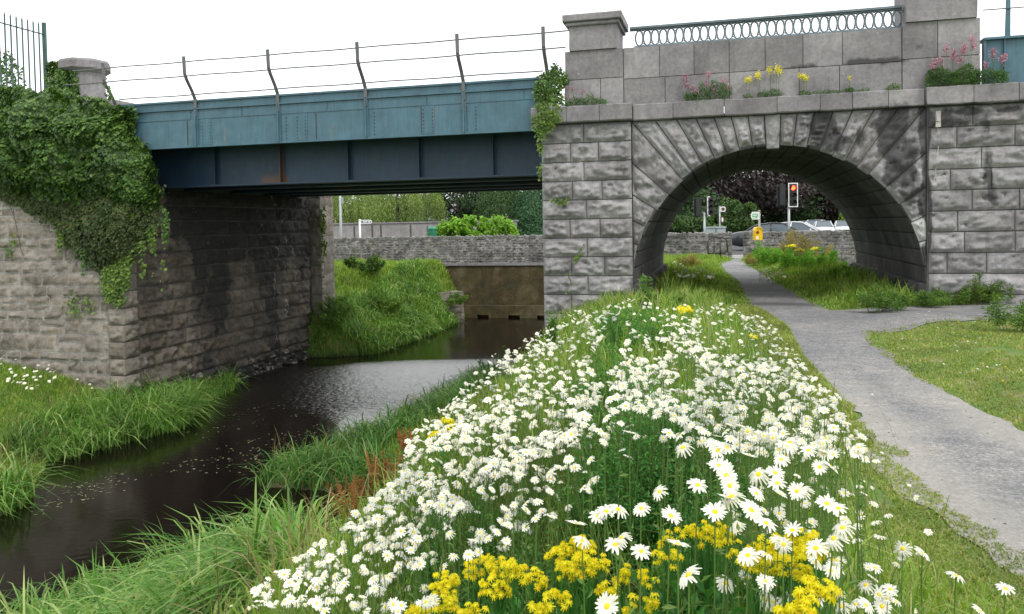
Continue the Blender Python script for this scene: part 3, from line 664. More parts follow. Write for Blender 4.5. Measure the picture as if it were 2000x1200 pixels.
# wing wall: squared rubble brought to rough courses
mb=MB(); z=4.7; rr=0
while z>-3:
    h=R.uniform(.2,.44); u=-30+R.uniform(0,.5)
    while u<-15.17:
        w=R.uniform(.3,1.0); e=min(u+w,-15.17)
        if h>.34 and R.random()<.3:
            s=h*R.uniform(.4,.6); block(mb,[(u,z-h),(e,z-h),(e,z-h+s),(u,z-h+s)],fm(0),depth=.0,bulge=.05,margin=.0,rough=.05,nu=8,nv=4,gap=.022,seed=int(R.integers(9999)),wob=.012); block(mb,[(u,z-h+s),(e,z-h+s),(e,z),(u,z)],fm(0),depth=.0,bulge=.05,margin=.0,rough=.05,nu=8,nv=4,gap=.022,seed=int(R.integers(9999)),wob=.012)
        else: block(mb,[(u,z-h),(e,z-h),(e,z),(u,z)],fm(0),depth=.0,bulge=.07,margin=.0,rough=.06,nu=10,nv=6,gap=.022,seed=int(R.integers(9999)),wob=.014)
        u=e
    z-=h
mb.build('wing_wall',BR,ab,True)
mb=MB(); mb.fbox(-30,-14.76,-3.2,4.7,-1.2,-.005); mb.build('wing_wall_core',MOR,ab)
# far pilaster seen past the inner face
mb=MB(); courses(mb,-14.75,-14.3,-2.9,3.3,.33,fm(-8.85),(.3,.5),depth=.02,bulge=.05,margin=.01,rough=.04,nu=7,nv=5,gap=.01)
courses(mb,8.85,9.8,-2.9,3.3,.33,lambda a,b,h:F(-14.35+h,b,-a),(.4,.8),depth=.02,bulge=.04,nu=5,nv=4)
mb.fbox(-16,-14.33,-3.2,3.3,-9.8,-8.88); mb.build('far_pilaster',BR,ab,True)
# gate pillar and embankments behind
gpil=thing('stone_pillar','ivy-covered stone gate pillar with a flat cap behind the ivy mass at the left','pillar',F(-16.3,4.6,-.6))
mb=MB(); c=F(-16.25,0,-.7)
mb.lathe([(.52,4.3),(.5,4.9),(.46,5.2),(.45,5.5)],c,8); mb.build('shaft',GA,gpil)
mb=MB(); mb.lathe([(.45,5.5),(.54,5.56),(.6,5.6),(.6,5.76),(.56,5.82),(.25,5.86)],c,8); mb.build('pillar_cap',GA,gpil)
mb=MB(); mb.fbox(-60,-14.8,-3,4.3,-9.7,-1.21); mb.fbox(4.02,60,-3,3.3,-9.6,-.51); tag(mb.build('embankment',SOIL),kind='structure')
# iron fence running back along the embankment
fe=thing('iron_fence','dark green iron bar fence above the ivy at the top left','fence',F(-17.9,4.3,-1.6))
e0=at(88,110,21.0); dirb=np.array((-.255,-.967,0)); 
def fz(s): return 0
ztop=at(88,47,21.0)[2]-.02
for k in range(15):
    p=e0+dirb*(.17*k); 
    mb=MB()
    if k==0: mb.box((p[0]-.04,p[1]-.04,4.2),(p[0]+.04,p[1]+.04,ztop+.05)); mb.build('end_post',GRN,fe)
    else: mb.tube([(p[0],p[1],4.2),(p[0],p[1],ztop-.03),(p[0],p[1],ztop+.03)],[.019,.019,.005],6); mb.build('fence_bar',GRN,fe)
for zz in(ztop-.27,4.9): a=e0+dirb*2.5; MB().box((0,0,0),(1,1,1),0,lambda V:np.stack([e0[0]+(a[0]-e0[0])*V[:,1]+(V[:,0]-.5)*.05,e0[1]+(a[1]-e0[1])*V[:,1],zz+V[:,2]*.02],1)).build('fence_rail',GRN,fe)
# ------------------------------------------------------------ road wall and river wall
WD=unit(np.array((1,-.264,0))); WN=np.array((-WD[1]*-1,0,0)); WN=np.array((-.2553,-.9669,0)); WO=np.array((0,37.6,0.))
def WF(a,b,h): a=np.asarray(a,float); return WO+a[...,None]*WD+np.asarray(h,float)[...,None]*WN+np.asarray(b,float)[...,None]*np.array((0,0,1.))
def wu(px,py=480):
    d=ray(px,py); t=(WO@WN)/(d@WN); P=EYE+d*t; return float((P-WO)@WD),float(P[2])
def roadwall(u0,u1,z0,z1,label,thick=.4):
    t=thing('road_wall',label,'wall',WF((u0+u1)/2,0,-.2))
    mb=MB(); z=z1-.16
    while z>z0:
        h=R.uniform(.1,.2); u=u0
        while u<u1:
            e=min(u1,u+R.uniform(.16,.5)); 
            if u1-e<.1: e=u1
            block(mb,[(u,z-h),(e,z-h),(e,z),(u,z)],WF,depth=.0,bulge=.045,margin=0,rough=.05,nu=5,nv=4,gap=.012,seed=int(R.integers(9999)),wob=.012); u=e
        z-=h
    mb.box((u0,-thick,z0),(u1,-.01,z1-.15),0,lambda V:WF(V[:,0],V[:,2],V[:,1]))
    mb.build('wall_face',RUB,t,True,{'stain':lambda W:.5*ss(.5,.65,fbm(W*.8,3,5))})
    mb=MB(); u=u0   # upright cock-and-hen coping stones
    while u<u1-.05:
        w=R.uniform(.07,.16); hh=R.uniform(.12,.2); e=min(u1,u+w)
        c=np.array([(-.03,z1-.16),(-.02,z1-.16+hh*.8),(.0-.1,z1-.16+hh),(-thick*.6,z1-.16+hh*.95),(-thick-.02,z1-.16+hh*.6),(-thick-.02,z1-.16)]); c[:,0]+=R.uniform(0,.07,6); c[0,0]=c[1,0]
        P=[WF(u+.006,z,w_) for w_,z in c]+[WF(e-.004,z+R.uniform(-.02,.01),w_) for w_,z in c]
        n=6; mb.add(P,[tuple(range(n)),tuple(range(2*n-1,n-1,-1))]+[(i,(i+1)%n,(i+1)%n+n,i+n) for i in range(n)]); u=e
    mb.build('coping_stones',RUB,t)
ug0,ug1=wu(1432)[0],wu(1452)[0]
roadwall(-24,ug0-.05,-.28,1.12,'long rubble stone road wall with rough coping, left of the path gap and along the river')
roadwall(ug1,16.5,-1.3,1.12,'rubble stone road wall with upright coping stones, right of the path gap beyond the arch')
t=thing('river_wall','mossy brown concrete retaining wall dropping into the river below the road wall','retaining wall',WF(0,-2.8,.2))
mb=MB(); mb.box((-24,-.5,-3.4),(6.2,.12,-.30),0,lambda V:WF(V[:,0],V[:,2],V[:,1])); mb.build('wall_face',CON,t,attrs={})
mb=MB(); mb.box((-24,-.5,-.298),(6.3,.2,-.18),0,lambda V:WF(V[:,0],V[:,2],V[:,1])); mb.build('ledge',GA,t)
mb=MB(); 
ul_=wu(925,600)[0]; segs=[ul_-2]+[wu(p_,607)[0] for p_ in(948,1008,1064)]
a=ul_-2.2
for s in segs[1:]:
    mb.box((a,.121,-3.4),(s-.28,.42,-2.18),0,lambda V:WF(V[:,0],V[:,2],V[:,1])); mb.box((s-.279,.121,-2.62),(s+.279,.42,-2.18),0,lambda V:WF(V[:,0],V[:,2],V[:,1])); a=s+.28
mb.box((a,.121,-3.4),(6.2,.42,-2.18),0,lambda V:WF(V[:,0],V[:,2],V[:,1])); mb.build('plinth',CON,t)
# low training wall with grey end on the grassy point
lw=thing('low_river_wall','low ruined grey stone wall at the end of the grassy river bank','wall',(-3,35.5,-2.5))
p0=at(905,565,36.2); p1=at(760,570,34.0)
mb=MB(); L=np.linalg.norm(p0[:2]-p1[:2]); dd=unit(np.array((p0[0]-p1[0],p0[1]-p1[1],0))); nn=np.array((dd[1],-dd[0],0))
fmw=lambda a,b,h:np.array((p1[0],p1[1],0))+np.asarray(a,float)[...,None]*dd+np.asarray(h,float)[...,None]*nn+np.asarray(b,float)[...,None]*np.array((0,0,1.))
courses(mb,0,L,-3.1,-1.42,.3,fmw,(.3,.7),depth=.02,bulge=.04,nu=6,nv=4,gap=.012,jit=.2)
mb.box((0,-.6,-3.1),(L-.03,-.0,-1.43),0,lambda V:fmw(V[:,0],V[:,2],V[:,1]))
mb.build('wall_face',BR,lw,True,{'stain':lambda W:.6*ss(.45,.6,fbm(W,3,2))}); 
mb=MB(); mb.box((-.1,-.6,-1.428),(L-.02,.03,-1.37),0,lambda V:fmw(V[:,0],V[:,2],V[:,1])); mb.build('cap_slab',BR,lw)
# ------------------------------------------------------------ vehicles
CARN=[0]
def paintcar(name,c):
    m,nt,b=nmat(name); b.inputs['Base Color'].default_value=(*c,1); b.inputs['Roughness'].default_value=.25; b.inputs['Coat Weight'].default_value=.6; b.inputs['Metallic'].default_value=.2 if sum(c)<1 else 0; return m
TYRE=paint('tyre_rubber',(.02,.02,.02),.8); RIM=paint('alloy',(.5,.5,.52),.3,.7); TL=emis('tail_lamp_red',(.8,.06,.03),1.4); HL=paint('headlamp_glass',(.75,.77,.8),.1); CHR=paint('chrome_trim',(.75,.76,.78),.15,.6)
def car(label,loc,rz,mt,kind='saloon'):
    t=thing('car',label,'car',loc,None,rz)
    if kind=='saloon': st=[(-2.38,.45,.62,.80),(-2.3,.3,.72,.92),(-1.9,.22,.86,1.0),(-1.2,.2,.9,.98),(0,.2,.91,.95),(1.0,.2,.9,.93),(1.7,.2,.88,.86),(2.15,.24,.78,.76),(2.36,.38,.6,.62)]; roof=[(-1.75,.99,.70),(-1.05,1.36,.62),(-.3,1.45,.6),(.35,1.42,.6),(1.25,.93,.74)]
    elif kind=='suv': st=[(-2.2,.5,.7,.95),(-2.15,.35,.84,1.05),(-1.2,.3,.9,1.08),(0,.3,.91,1.06),(1.1,.3,.9,1.05),(1.8,.3,.86,1.0),(2.1,.4,.74,.85)]; roof=[(-2.1,1.04,.78),(-1.8,1.62,.66),(-.3,1.72,.66),(.4,1.68,.66),(1.2,1.06,.76)]
    else: st=[(-1.98,.45,.66,.85),(-1.92,.3,.78,.95),(-1.2,.2,.84,.96),(0,.2,.85,.94),(1.0,.2,.84,.92),(1.6,.22,.8,.82),(1.92,.3,.66,.68),(2.0,.4,.5,.6)]; roof=[(-1.85,.95,.7),(-1.45,1.38,.6),(-.4,1.48,.58),(.25,1.44,.58),(1.15,.92,.72)]
    # body loft
    mb=MB(); V=[]; k=12
    for x,zb,w,zt_ in st:
        h=zt_-zb
        for a,b in((0,0),(.82,0),(.96,.1),(1,.35),(1,.62),(.96,.86),(.86,1.),(0,1.04)): V.append((x,w*a,zb+h*b))
        for a,b in((.86,1.),(.96,.86),(1,.62),(1,.35),(.96,.1),(.82,0)): V.append((x,-w*a,zb+h*b))
    k=14;n=len(st); mb.add(V,[(i*k+j,i*k+(j+1)%k,(i+1)*k+(j+1)%k,(i+1)*k+j) for i in range(n-1) for j in range(k)]+[tuple(range(k)),tuple((n-1)*k+j for j in range(k-1,-1,-1))])
    body=mb.build('body',mt,t,True,local=True)
    # glasshouse
    mb=MB(); V=[]
    base=[(x,.9 if kind!='suv' else 1.0,w) for x,z,w in roof]
    wr=[.0]*5
    bw=[.72,.80,.82,.82,.76] if kind!='suv' else [.8,.84,.85,.85,.78]
    for (x,z,w),b in zip(roof,bw): V+=[(x,b,.92 if kind!='suv' else 1.03),(x,w,z),(x,-w,z),(x,-b,.92 if kind!='suv' else 1.03)]
    mb.add(V,[(i*4+j,i*4+j+1,i*4+5+j,i*4+4+j) for i in range(4) for j in range(3)]); mb.build('window_glass',GLS,t,local=True)
    # roof skin and pillars
    mb=MB(); V=[]; rr=roof[1:4]
    for x,z,w in rr: V+=[(x,w+.015,z-.03),(x,w*.9,z+.02),(x,0,z+.045),(x,-w*.9,z+.02),(x,-w-.015,z-.03)]
    mb.add(V,[(i*5+j,i*5+j+1,i*5+6+j,i*5+5+j) for i in range(2) for j in range(4)])
    for s in(-1,1):
        pts=[(x,s*(w+.012),z+.005) for x,z,w in roof]; pts[0]=(roof[0][0],s*(bw[0]+.01),.93); pts[-1]=(roof[-1][0],s*(bw[-1]+.01),.92)
        if kind=='suv': pts[0]=(pts[0][0],pts[0][1],1.05);pts[-1]=(pts[-1][0],pts[-1][1],1.04)
        mb.tube(pts,.035,6)
        for i in(1,2): x,z,w=roof[i]; mb.tube([(x,s*(w+.008),z),(x-.03,s*(bw[i]+.015),.93)],.035 if i==2 else .05,5)
    mb.build('roof',mt,t,True,local=True)
    mb=MB()
    for s in(-1,1): mb.tube([(roof[0][0]+.05,s*.845,.935),(0,s*.865,.935),(1.1,s*.845,.92)],.012,4)
    mb.build('chrome_trim',CHR,t,local=True)
    wb=1.38 if kind!='hatch' else 1.22
    for x in(-wb,wb):
        for s in(-1,1):
            mb=MB(); mb.lathe([(.2,-.1),(.3,-.11),(.33,-.08),(.33,.08),(.3,.11),(.2,.1)],(x,s*.80,.33),18,ax=1); wh=mb.build('wheel',TYRE,t,True,local=True)
            mb=MB(); mb.lathe([(.01,.0),(.07,s*.02),(.2,s*.0),(.21,s*.02)],(x,s*.905,.33),14,ax=1)
            for q in range(7): an=q*.898; mb.tube([(x,s*.92,.33),(x+.19*math.cos(an),s*.92,.33+.19*math.sin(an))],.018,4)
            mb.build('rim',RIM,wh,local=True)
            mb=MB(); th=np.linspace(0,math.pi,10); mb.tube([(x+.38*math.cos(q),s*.9,.33+.38*math.sin(q)) for q in th],.03,5); mb.build('wheel_arch',BLK,t,local=True)
    xe,xf=st[0][0],st[-1][0]
    for s in(-1,1):
        zz=st[0][3]-.12; mb=MB(); mb.box((xe-.0,s*.5-.17,zz-.07),(xe+.3,s*.6+.17,zz+.06)); mb.build('tail_lamp',TL,t,local=True)
        zz=st[-1][3]+.0; mb=MB(); mb.box((xf-.35,s*.55-.14,zz-.06),(xf-.02,s*.55+.14,zz+.07)); mb.build('headlamp',HL,t,local=True)
        mb=MB(); mb.lathe([(.02,-.04),(.07,-.02),(.08,.03),(.03,.06)],(.78,s*.98,.98),8,ax=0); mb.build('door_mirror',mt,t,True,local=True)
    MB().box((xf-.03,-.4,.42),(xf+.01,.4,.58)).build('grille',BLK,t,local=True)
    for x in(xe-.02,xf+.01): MB().box((x-.01,-.26,.5 if x<0 else .36),(x+.01,.26,.61 if x<0 else .46)).build('number_plate',WHT if x>0 else YEL,t,local=True)
    return t
CBK=paintcar('dark_car_paint',(.035,.04,.045)); CWH=paintcar('white_car_paint',(.72,.74,.76)); CSV=paintcar('silver_car_paint',(.5,.52,.55))
yaw=-TH
def cc(px0,Y,dz=0): p=at(px0,450,Y); return (p[0],p[1],dz)
p=cc(1516,43); car('dark grey saloon with a lit red tail lamp passing behind the gap in the wall',p,yaw,CBK)
p=cc(1562,50); car('white hatchback half hidden behind the red traffic light pole',p,yaw-.25,CWH,'hatch')
p=cc(1572,96); car('small white car far off, just right of the red traffic light pole',p,math.radians(-105),CWH,'hatch')
p=cc(1592,80,-.15); car('black and silver off-road car waiting left of the two white front-facing cars',p,math.radians(-120),CSV,'suv')
p=cc(1608,74); car('white saloon facing the wall, left of the two largest white cars in the queue',p,math.radians(-108),CWH)
p=cc(1647,76); car('white saloon facing the wall, rightmost of the queue below the white sign',p,math.radians(-110),CWH)
# ------------------------------------------------------------ roads, pavement
m,nt,b=nmat('asphalt'); c=ramp(nt,noise(nt,60,4,.7),[(.3,(.04,.04,.042)),(.7,(.085,.085,.088))]); nt.links.new(c,b.inputs['Base Color']); b.inputs['Roughness'].default_value=.85
mb=MB(); a=WF([-80,80,80,-80],[.006]*4,[-2.2,-2.2,-62,-62]); mb.add(a,[(0,1,2,3)]); tag(mb.build('road',m),kind='structure')
mb=MB(); mb.box((-60,-2.1,-.05),(60,-.45,.02),0,lambda V:WF(V[:,0],V[:,2],V[:,1])); tag(mb.build('pavement',paint('concrete_paving',(.34,.33,.32),.9,var=.2)),kind='structure')
mb=MB(); mb.box((ug0-.35,-.45,-.1),(ug1+.15,.9,.025),0,lambda V:WF(V[:,0],V[:,2],V[:,1])); tag(mb.build('pavement',paint('concrete_ramp',(.4,.39,.37),.9,var=.15)),kind='structure')
# ------------------------------------------------------------ traffic signals and signs
def marks(rows,x0,x1,z0,z1,mt,parent):
    "too small to read in the photograph: word-length dashes"
    mb=MB(); h=(z1-z0)/rows
    for i in range(rows):
        zc=z0+h*(i+.5); x=x0
        while x<x1-.04:
            w=min(x1-x,R.uniform(.1,.26)); mb.box((x,-.086,zc-h*.22),(x+w,-.0812,zc+h*.22)); x+=w+.04
    mb.build('lettering',mt,parent,local=True)
RED=emis('signal_red_lit',(1.,.05,.015),9); OFFL=paint('signal_lens_off',(.02,.02,.02),.2)
def signal(px,py0,py1,Y,label,front=True,back=False,rz=0.,white=True):
    p=at(px,450,Y); ztop=at(px,py0,Y)[2]; zb=at(px,py1,Y)[2]
    t=thing('traffic_light',label,'traffic light',(p[0],p[1],0),'traffic lights at the junction',rz)
    mb=MB(); mb.tube([(0,0,0),(0,0,zb+.2)],.057,10); mb.tube([(0,0,0),(0,0,.9)],.085,10); mb.build('pole',GALV,t,True,local=True)
    return t,ztop,zb
def sighead(t,x,zt_,zb,yo,facing,lit,border=True):
    # facing -1: lenses towards the viewer
    H=zt_-zb; W_=H*.40; yy=yo
    mb=MB(); mb.box((x-W_/2,yy-.01,zb),(x+W_/2,yy+.02,zt_)); bd=mb.build('backing_board',BLK,t,local=True)
    if border:
        mb=MB(); e=.045; y1=yy-.016 if facing<0 else yy+.022
        for a in(((x-W_/2,zb),(x-W_/2+e,zt_)),((x+W_/2-e,zb),(x+W_/2,zt_)),((x-W_/2+e,zb),(x+W_/2-e,zb+e)),((x-W_/2+e,zt_-e),(x+W_/2-e,zt_))): mb.box((a[0][0],y1-.004,a[0][1]),(a[1][0],y1+.004,a[1][1]))
        mb.build('white_border',WHT,bd,local=True)
    mb=MB(); mb.box((x-W_*.28,yy+.025 if facing<0 else yy-.2,zb+H*.06),(x+W_*.28,yy+.2 if facing<0 else yy-.015,zt_-H*.06)); mb.build('signal_case',BLK,t,local=True)
    for i in range(3):
        zc=zt_-H*(.2+.3*i); r=H*.095; y1=yy-.012
        if facing>0: y1=yy+.022
        s=facing
        mb=MB(); mb.lathe([(r,0),(r*.8,s*.02),(.005,s*.035)] if True else [],(x,y1,zc),14,ax=1); mb.build('signal_lens',RED if(i==0 and lit) else OFFL,t,local=True)
        mb=MB(); th=np.linspace(-.25,math.pi+.25,12)
        P0=[(x+r*1.15*math.cos(q),y1,zc+r*1.15*math.sin(q)) for q in th]; P1=[(a_,b_+s*.2,c_-.02) for a_,b_,c_ in P0]; P2=[(a_+(a_-x)*.06,b_,c_+(c_-zc)*.06) for a_,b_,c_ in P1];P3=[(a_+(a_-x)*.06,b_,c_+(c_-zc)*.06) for a_,b_,c_ in P0]
        mb.add(P0+P1+P2+P3,[(j,j+1,13+j-0,12+j) for j in range(11)]+[(24+j,25+j,37+j,36+j) for j in range(11)]+[(12+j,13+j,25+j,24+j) for j in range(11)]); mb.build('lens_hood',BLK,t,local=True)
Yt=40.
t,zt_,zb=signal(1541,358,405,Yt,'traffic light showing red with a white-bordered backing board, beyond the arch')
sc_=Yt/FPX; sighead(t,7*sc_,zt_,zb,-.1,-1,True); sighead(t,-13*sc_,zt_-.05,zb+.05,.1,1,False,False)
t,zt_,zb=signal(1376,386,422,41.,'traffic light seen from behind with its dark heads either side of a grey pole')
sighead(t,10*41/FPX,zt_,zb,-.1,-1,False,False); sighead(t,-13*41/FPX,zt_+.0,zb-.05,0,1,False,True)
s41=41/FPX; MB().box((4.5*s41,-.13,zb-.02),(6.5*s41,-.11,zt_+.03)).box((4.5*s41,-.13,zb-.02),(10*s41,-.112,zb+.03)).box((4.5*s41,-.13,zt_),(10*s41,-.112,zt_+.05)).build('white_border',WHT,t,local=True)
def signpost(px,py0,Y,label,boards,r=.04,mt=GALV,cat='sign',dz=0):
    p=at(px,450,Y); zt2=at(px,py0,Y)[2]; t=thing('sign_post',label,cat,(p[0],p[1],0))
    mb=MB(); mb.tube([(0,0,dz),(0,0,zt2)],r,8); mb.lathe([(r*1.3,zt2),(r*1.3,zt2+.03),(.005,zt2+.05)],(0,0,0),8); mb.build('post',mt,t,True,local=True)
    for (x0,y0,x1,y1,colr,edge,txt,pt) in boards:
        k=Y/FPX; X0,X1=(x0-px)*k,(x1-px)*k; za=at(px,y1,Y)[2]; zb_=at(px,y0,Y)[2]
        tip=(X1-X0)*.16
        if pt<0: poly=[(X0,(za+zb_)/2-.05),(X0,(za+zb_)/2+.05),(X0+tip,zb_),(X1,zb_),(X1,za),(X0+tip,za)]
        elif pt>0: poly=[(X0,za),(X0,zb_),(X1-tip,zb_),(X1,(za+zb_)/2+.05),(X1,(za+zb_)/2-.05),(X1-tip,za)]
        else: poly=[(X0,za),(X0,zb_),(X1,zb_),(X1,za)]
        mb=MB(); mb.prism(poly,-.075,-.05,lambda a,b,c:(a,c,b)); sb=mb.build('sign_board',edge,t,local=True)
        cx_,cz=(X0+X1)/2,(za+zb_)/2; inn=[(cx_+(a-cx_)*(1-.05/(abs(X1-X0)/2)),cz+(b_-cz)*(1-.05/((zb_-za)/2))) for a,b_ in poly]
        mb=MB(); mb.prism(inn,-.081,-.0755,lambda a,b,c:(a,c,b)); mb.build('sign_face',colr,sb,local=True)
        if txt: q=(X1-X0)*.2; marks(len(txt),X0+q,X1-q*.6,za+(zb_-za)*.15,zb_-(zb_-za)*.15,WHT if colr is not WHT else BLK,sb)
    return t
BRN=paint('brown_sign',(.12,.05,.025),.5); SGN=paint('green_sign',(.05,.35,.16),.5,var=.05)
signpost(1483,413,34.2,'grey post carrying a green and white trail sign above the yellow bin',[(1466,414,1482,429,SGN,WHT,['~~~','~~','~~~'],-1)],.05,paint('galvanised_post',(.3,.3,.29),.6))
signpost(1406,404,44.,'thin post with two small brown and white direction signs near the junction',[(1407,404,1417,414,BRN,WHT,[],1),(1407,424,1414,435,WHT,BRN,[],1)],.04)
signpost(1661,392,62.,'tall post with a plain white sign above the white cars',[(1645,412,1659,423,WHT,BLK,['~~~'],0)],.09)
signpost(703,430,46.,'white post with a black and white pointed sign behind the river wall',[(705,430,727,438,BLK,WHT,['~~~~'],1)],.06,WHT)
# lamp post
p=at(666,450,43.); t=thing('lamp_post','tall grey lamp post behind the river wall beneath the girder','lamp post',(p[0],p[1],0))
MB().tube([(0,0,0),(0,0,1.2),(0,0,5.5)],[.09,.075,.05],8).build('pole',GALV,t,True,local=True); MB().box((.04,-.06,2.9),(.17,.06,3.25)).build('control_box',GALV,t,local=True); MB().tube([(0,0,5.5),(.3,-.3,5.7),(.8,-.8,5.75)],.04,6).build('lamp_arm',GALV,t,True,local=True); MB().lathe([(.05,-.1),(.14,0),(.12,.1),(.03,.14)],(.9,-.9,5.72),8).build('lamp_head',GALV,t,True,local=True)
# yellow bin on the sign post
p=at(1478,455,34.); k=34/FPX; zb=at(1478,469,34.)[2]; zt2=at(1478,445,34.)[2]
t=thing('dog_waste_bin','yellow plastic waste bin on the trail sign post at the path gap','bin',(p[0],p[1]-.1,zb))
w=7*k; h=zt2-zb; mb=MB(); mb.prism([(-w,0),(w,0),(w,h*.82),(w*.5,h),(-w*.55,h),(-w,h*.8)],-.2,.15,lambda a,b,c:(a,c,b)); mb.build('bin_body',YEL,t,local=True)
mb=MB(); mb.prism([(-w*1.06,h*.78),(-w*.6,h+.03),(w*.55,h+.03),(w*1.06,h*.8),(w*1.06,h*.74),(w*.5,h*.95),(-w*.55,h*.95),(-w*1.06,h*.72)],-.23,.17,lambda a,b,c:(a,c,b)); mb.build('bin_lid',YEL,t,local=True)
mb=MB(); mb.lathe([(w*.42,0),(w*.42,-.012),(.001,-.013)],(-w*.35,-.201,h*.62),12,ax=1); mb.build('opening',paint('bin_opening',(.25,.03,.01),.6),t,local=True)
mb=MB(); mb.box((-w*.8,-.206,h*.08),(-w*.1,-.2005,h*.3)); mb.build('notice',WHT,t,local=True)
# kissing frame barrier
Yb=33.; k=Yb/FPX; p=at(1402,505,Yb); t=thing('cycle_barrier','black tubular steel cycle barrier frame beside the path gap','barrier',(p[0],p[1],0)); 
zt2=at(1402,464,Yb)[2]; x0,x1=-19*k,18*k
mb=MB(); mb.tube([(x0,0,-.1),(x0,0,zt2-.2),(x0+.06,0,zt2-.06),(x0+.2,0,zt2),(x1-.2,0,zt2),(x1-.06,0,zt2-.06),(x1,.0,zt2-.2),(x1+.02,0,.35),(x1-.1,0,.28),(x0,0,.28)],.028,8); mb.build('hoop',BLK,t,True,local=True)
for xx in(-7*k,5*k): MB().tube([(xx,.0,-.1),(xx,0,zt2)],.026,8).build('upright',BLK,t,True,local=True)
# utility cabinet
p=at(1396,450,41.5); k=41.5/FPX; zt2=at(1396,443,41.5)[2]; t=thing('utility_cabinet','grey green utility cabinet behind the wall by the rear-facing traffic light','cabinet',(p[0],p[1],0))
MB().box((-19*k,-.25,0),(19*k,.25,zt2-.06)).build('cabinet_body',paint('cabinet_paint',(.3,.36,.36),.6),t,local=True); MB().box((-20*k,-.3,zt2-.058),(20*k,.3,zt2)).build('cabinet_lid',paint('cabinet_lid',(.36,.42,.42),.6),t,local=True)
MB().box((-.015,-.262,.08),(.015,-.2505,zt2-.1)).box((-.2,-.268,.5),(-.17,-.2505,.62)).build('door_seam',BLK,t,local=True)
# green bin left of hedge
p=at(844,452,44.5); t=thing('litter_bin','dark green litter bin with a pale top at the left end of the bright hedge','bin',(p[0],p[1],0)); zt2=at(844,446,44.5)[2]
MB().lathe([(.2,0),(.24,.1),(.25,zt2-.15),(.25,zt2-.1)],(0,0,0),12).build('bin_body',paint('bin_green',(.01,.16,.09),.5),t,True,local=True); MB().lathe([(.27,zt2-.1),(.25,zt2),(.1,zt2+.1)],(0,0,0),12).build('bin_lid',paint('bin_lid_g',(.02,.2,.11),.5),t,True,local=True)
# houses
def house(name,label,px,Y,w,d,h,rh,wall,roofm,rz,nw=2):
    p=at(px,450,Y); t=thing(name,label,'house',(p[0],p[1],0),None,rz)
    MB().prism([(-w/2,0),(w/2,0),(w/2,h),(-w/2,h)],-d/2,d/2,lambda a,b,c:(a,c,b)).add([(-w/2+.01,-d/2+.003,h),(-w/2+.01,d/2-.003,h),(-w/2+.01,0,h+rh),(w/2-.01,-d/2+.003,h),(w/2-.01,d/2-.003,h),(w/2-.01,0,h+rh)],[(0,1,2),(3,5,4)]).build('wall',wall,t,local=True)
    r_=MB(); e=.3
    for s in(-1,1): 
        V=[(-w/2-e,s*(d/2+e),h-.15),(w/2+e,s*(d/2+e),h-.15),(w/2+e,0,h+rh+.12),(-w/2-e,0,h+rh+.12)]; V+=[(a,b_,c_-.12) for a,b_,c_ in V]
        r_.add(V,[(0,1,2,3),(7,6,5,4),(0,4,5,1),(1,5,6,2),(2,6,7,3),(3,7,4,0)])
    ro=r_.build('roof',roofm,t,local=True)
    MB().box((-w*.3,-.3,h+rh*.6),(-w*.3+.5,.3,h+rh+.8)).build('chimney',wall,ro,local=True)
    for i in range(nw):
        x=-w/2+w*(i+.5)/nw; f_=MB().box((x-.5,-d/2-.03,h*.45),(x+.5,-d/2-.003,h*.8)).build('window',WHT,t,local=True); MB().box((x-.42,-d/2-.04,h*.45+.08),(x+.42,-d/2-.031,h*.8-.08)).build('pane',GLS,f_,local=True)
    f_=MB().box((w/2+.003,-.5,h*.45),(w/2+.03,.5,h*.8)).build('window',WHT,t,local=True)
    MB().box((-.45,-d/2-.05,0),(.45,-d/2-.004,2.05)).build('door',GRN,t,local=True)
    return t
SLT=paint('slate_roof',(.16,.16,.17),.7,var=.15); RND=paint('white_render',(.72,.72,.7),.8,var=.05); GRY=paint('grey_render',(.4,.39,.38),.8,var=.08)
house('cottage','grey slate roofed cottage with a white gable, far beyond the parked cars',1584,150,7,5,2.2,2.0,GRY,SLT,.5)
house('white_house','long low white building glimpsed between the willow and the dark trees',826,92,14,7,2.4,1.6,RND,SLT,yaw)
t=thing('garden_wall','low plain grey garden wall behind the willow trees','wall',at(725,450,62)*np.array((1,1,0)))
a=at(560,450,62);b2=at(1010,450,62); h1=at(700,438,62)[2]
mb=MB(); mb.box((a[0],61.8,0),(b2[0],62.2,h1)); mb.build('wall_face',stone('garden_wall_stone',(.2,.2,.19),(.27,.26,.25),(.33,.32,.31),1.),t)
mb=MB(); mb.box((a[0]-.1,61.7,h1+.002),(b2[0]+.1,62.3,h1+.1)); mb.build('coping',GA,t)
fp=None
for i,px in enumerate((692,727,744,802,835)):
    p=at(px,450,48.); z=at(px,440 if i in(1,2,3) else 444,48.)[2]
    if fp is None:
        fp=MB().add(*[[(-.05,-.05,0),(.05,-.05,0),(.05,.05,0),(-.05,.05,0),(-.05,-.05,1.),(.05,-.05,1.),(.05,.05,1.),(-.05,.05,1.),(0,0,1.06)],[(0,1,5,4),(1,2,6,5),(2,3,7,6),(3,0,4,7),(4,5,8),(5,6,8),(6,7,8),(7,4,8)]]).build('wooden_post',BARK,local=True); o=fp
    else: o=fp.copy(); COL.objects.link(o)
    o.location=(p[0],p[1],0); o.scale=(1,1,z); tag(o,'dark wooden post standing on the verge in front of the grey garden wall','post','dark wooden posts along the verge')
    tag(o,['short dark wooden post left of the black and white pointed sign','thin dark post just right of the black and white pointed sign','dark wooden post below the middle of the left willow branches','dark wooden post beneath the right-hand willow','dark wooden post nearest the green litter bin'][i])
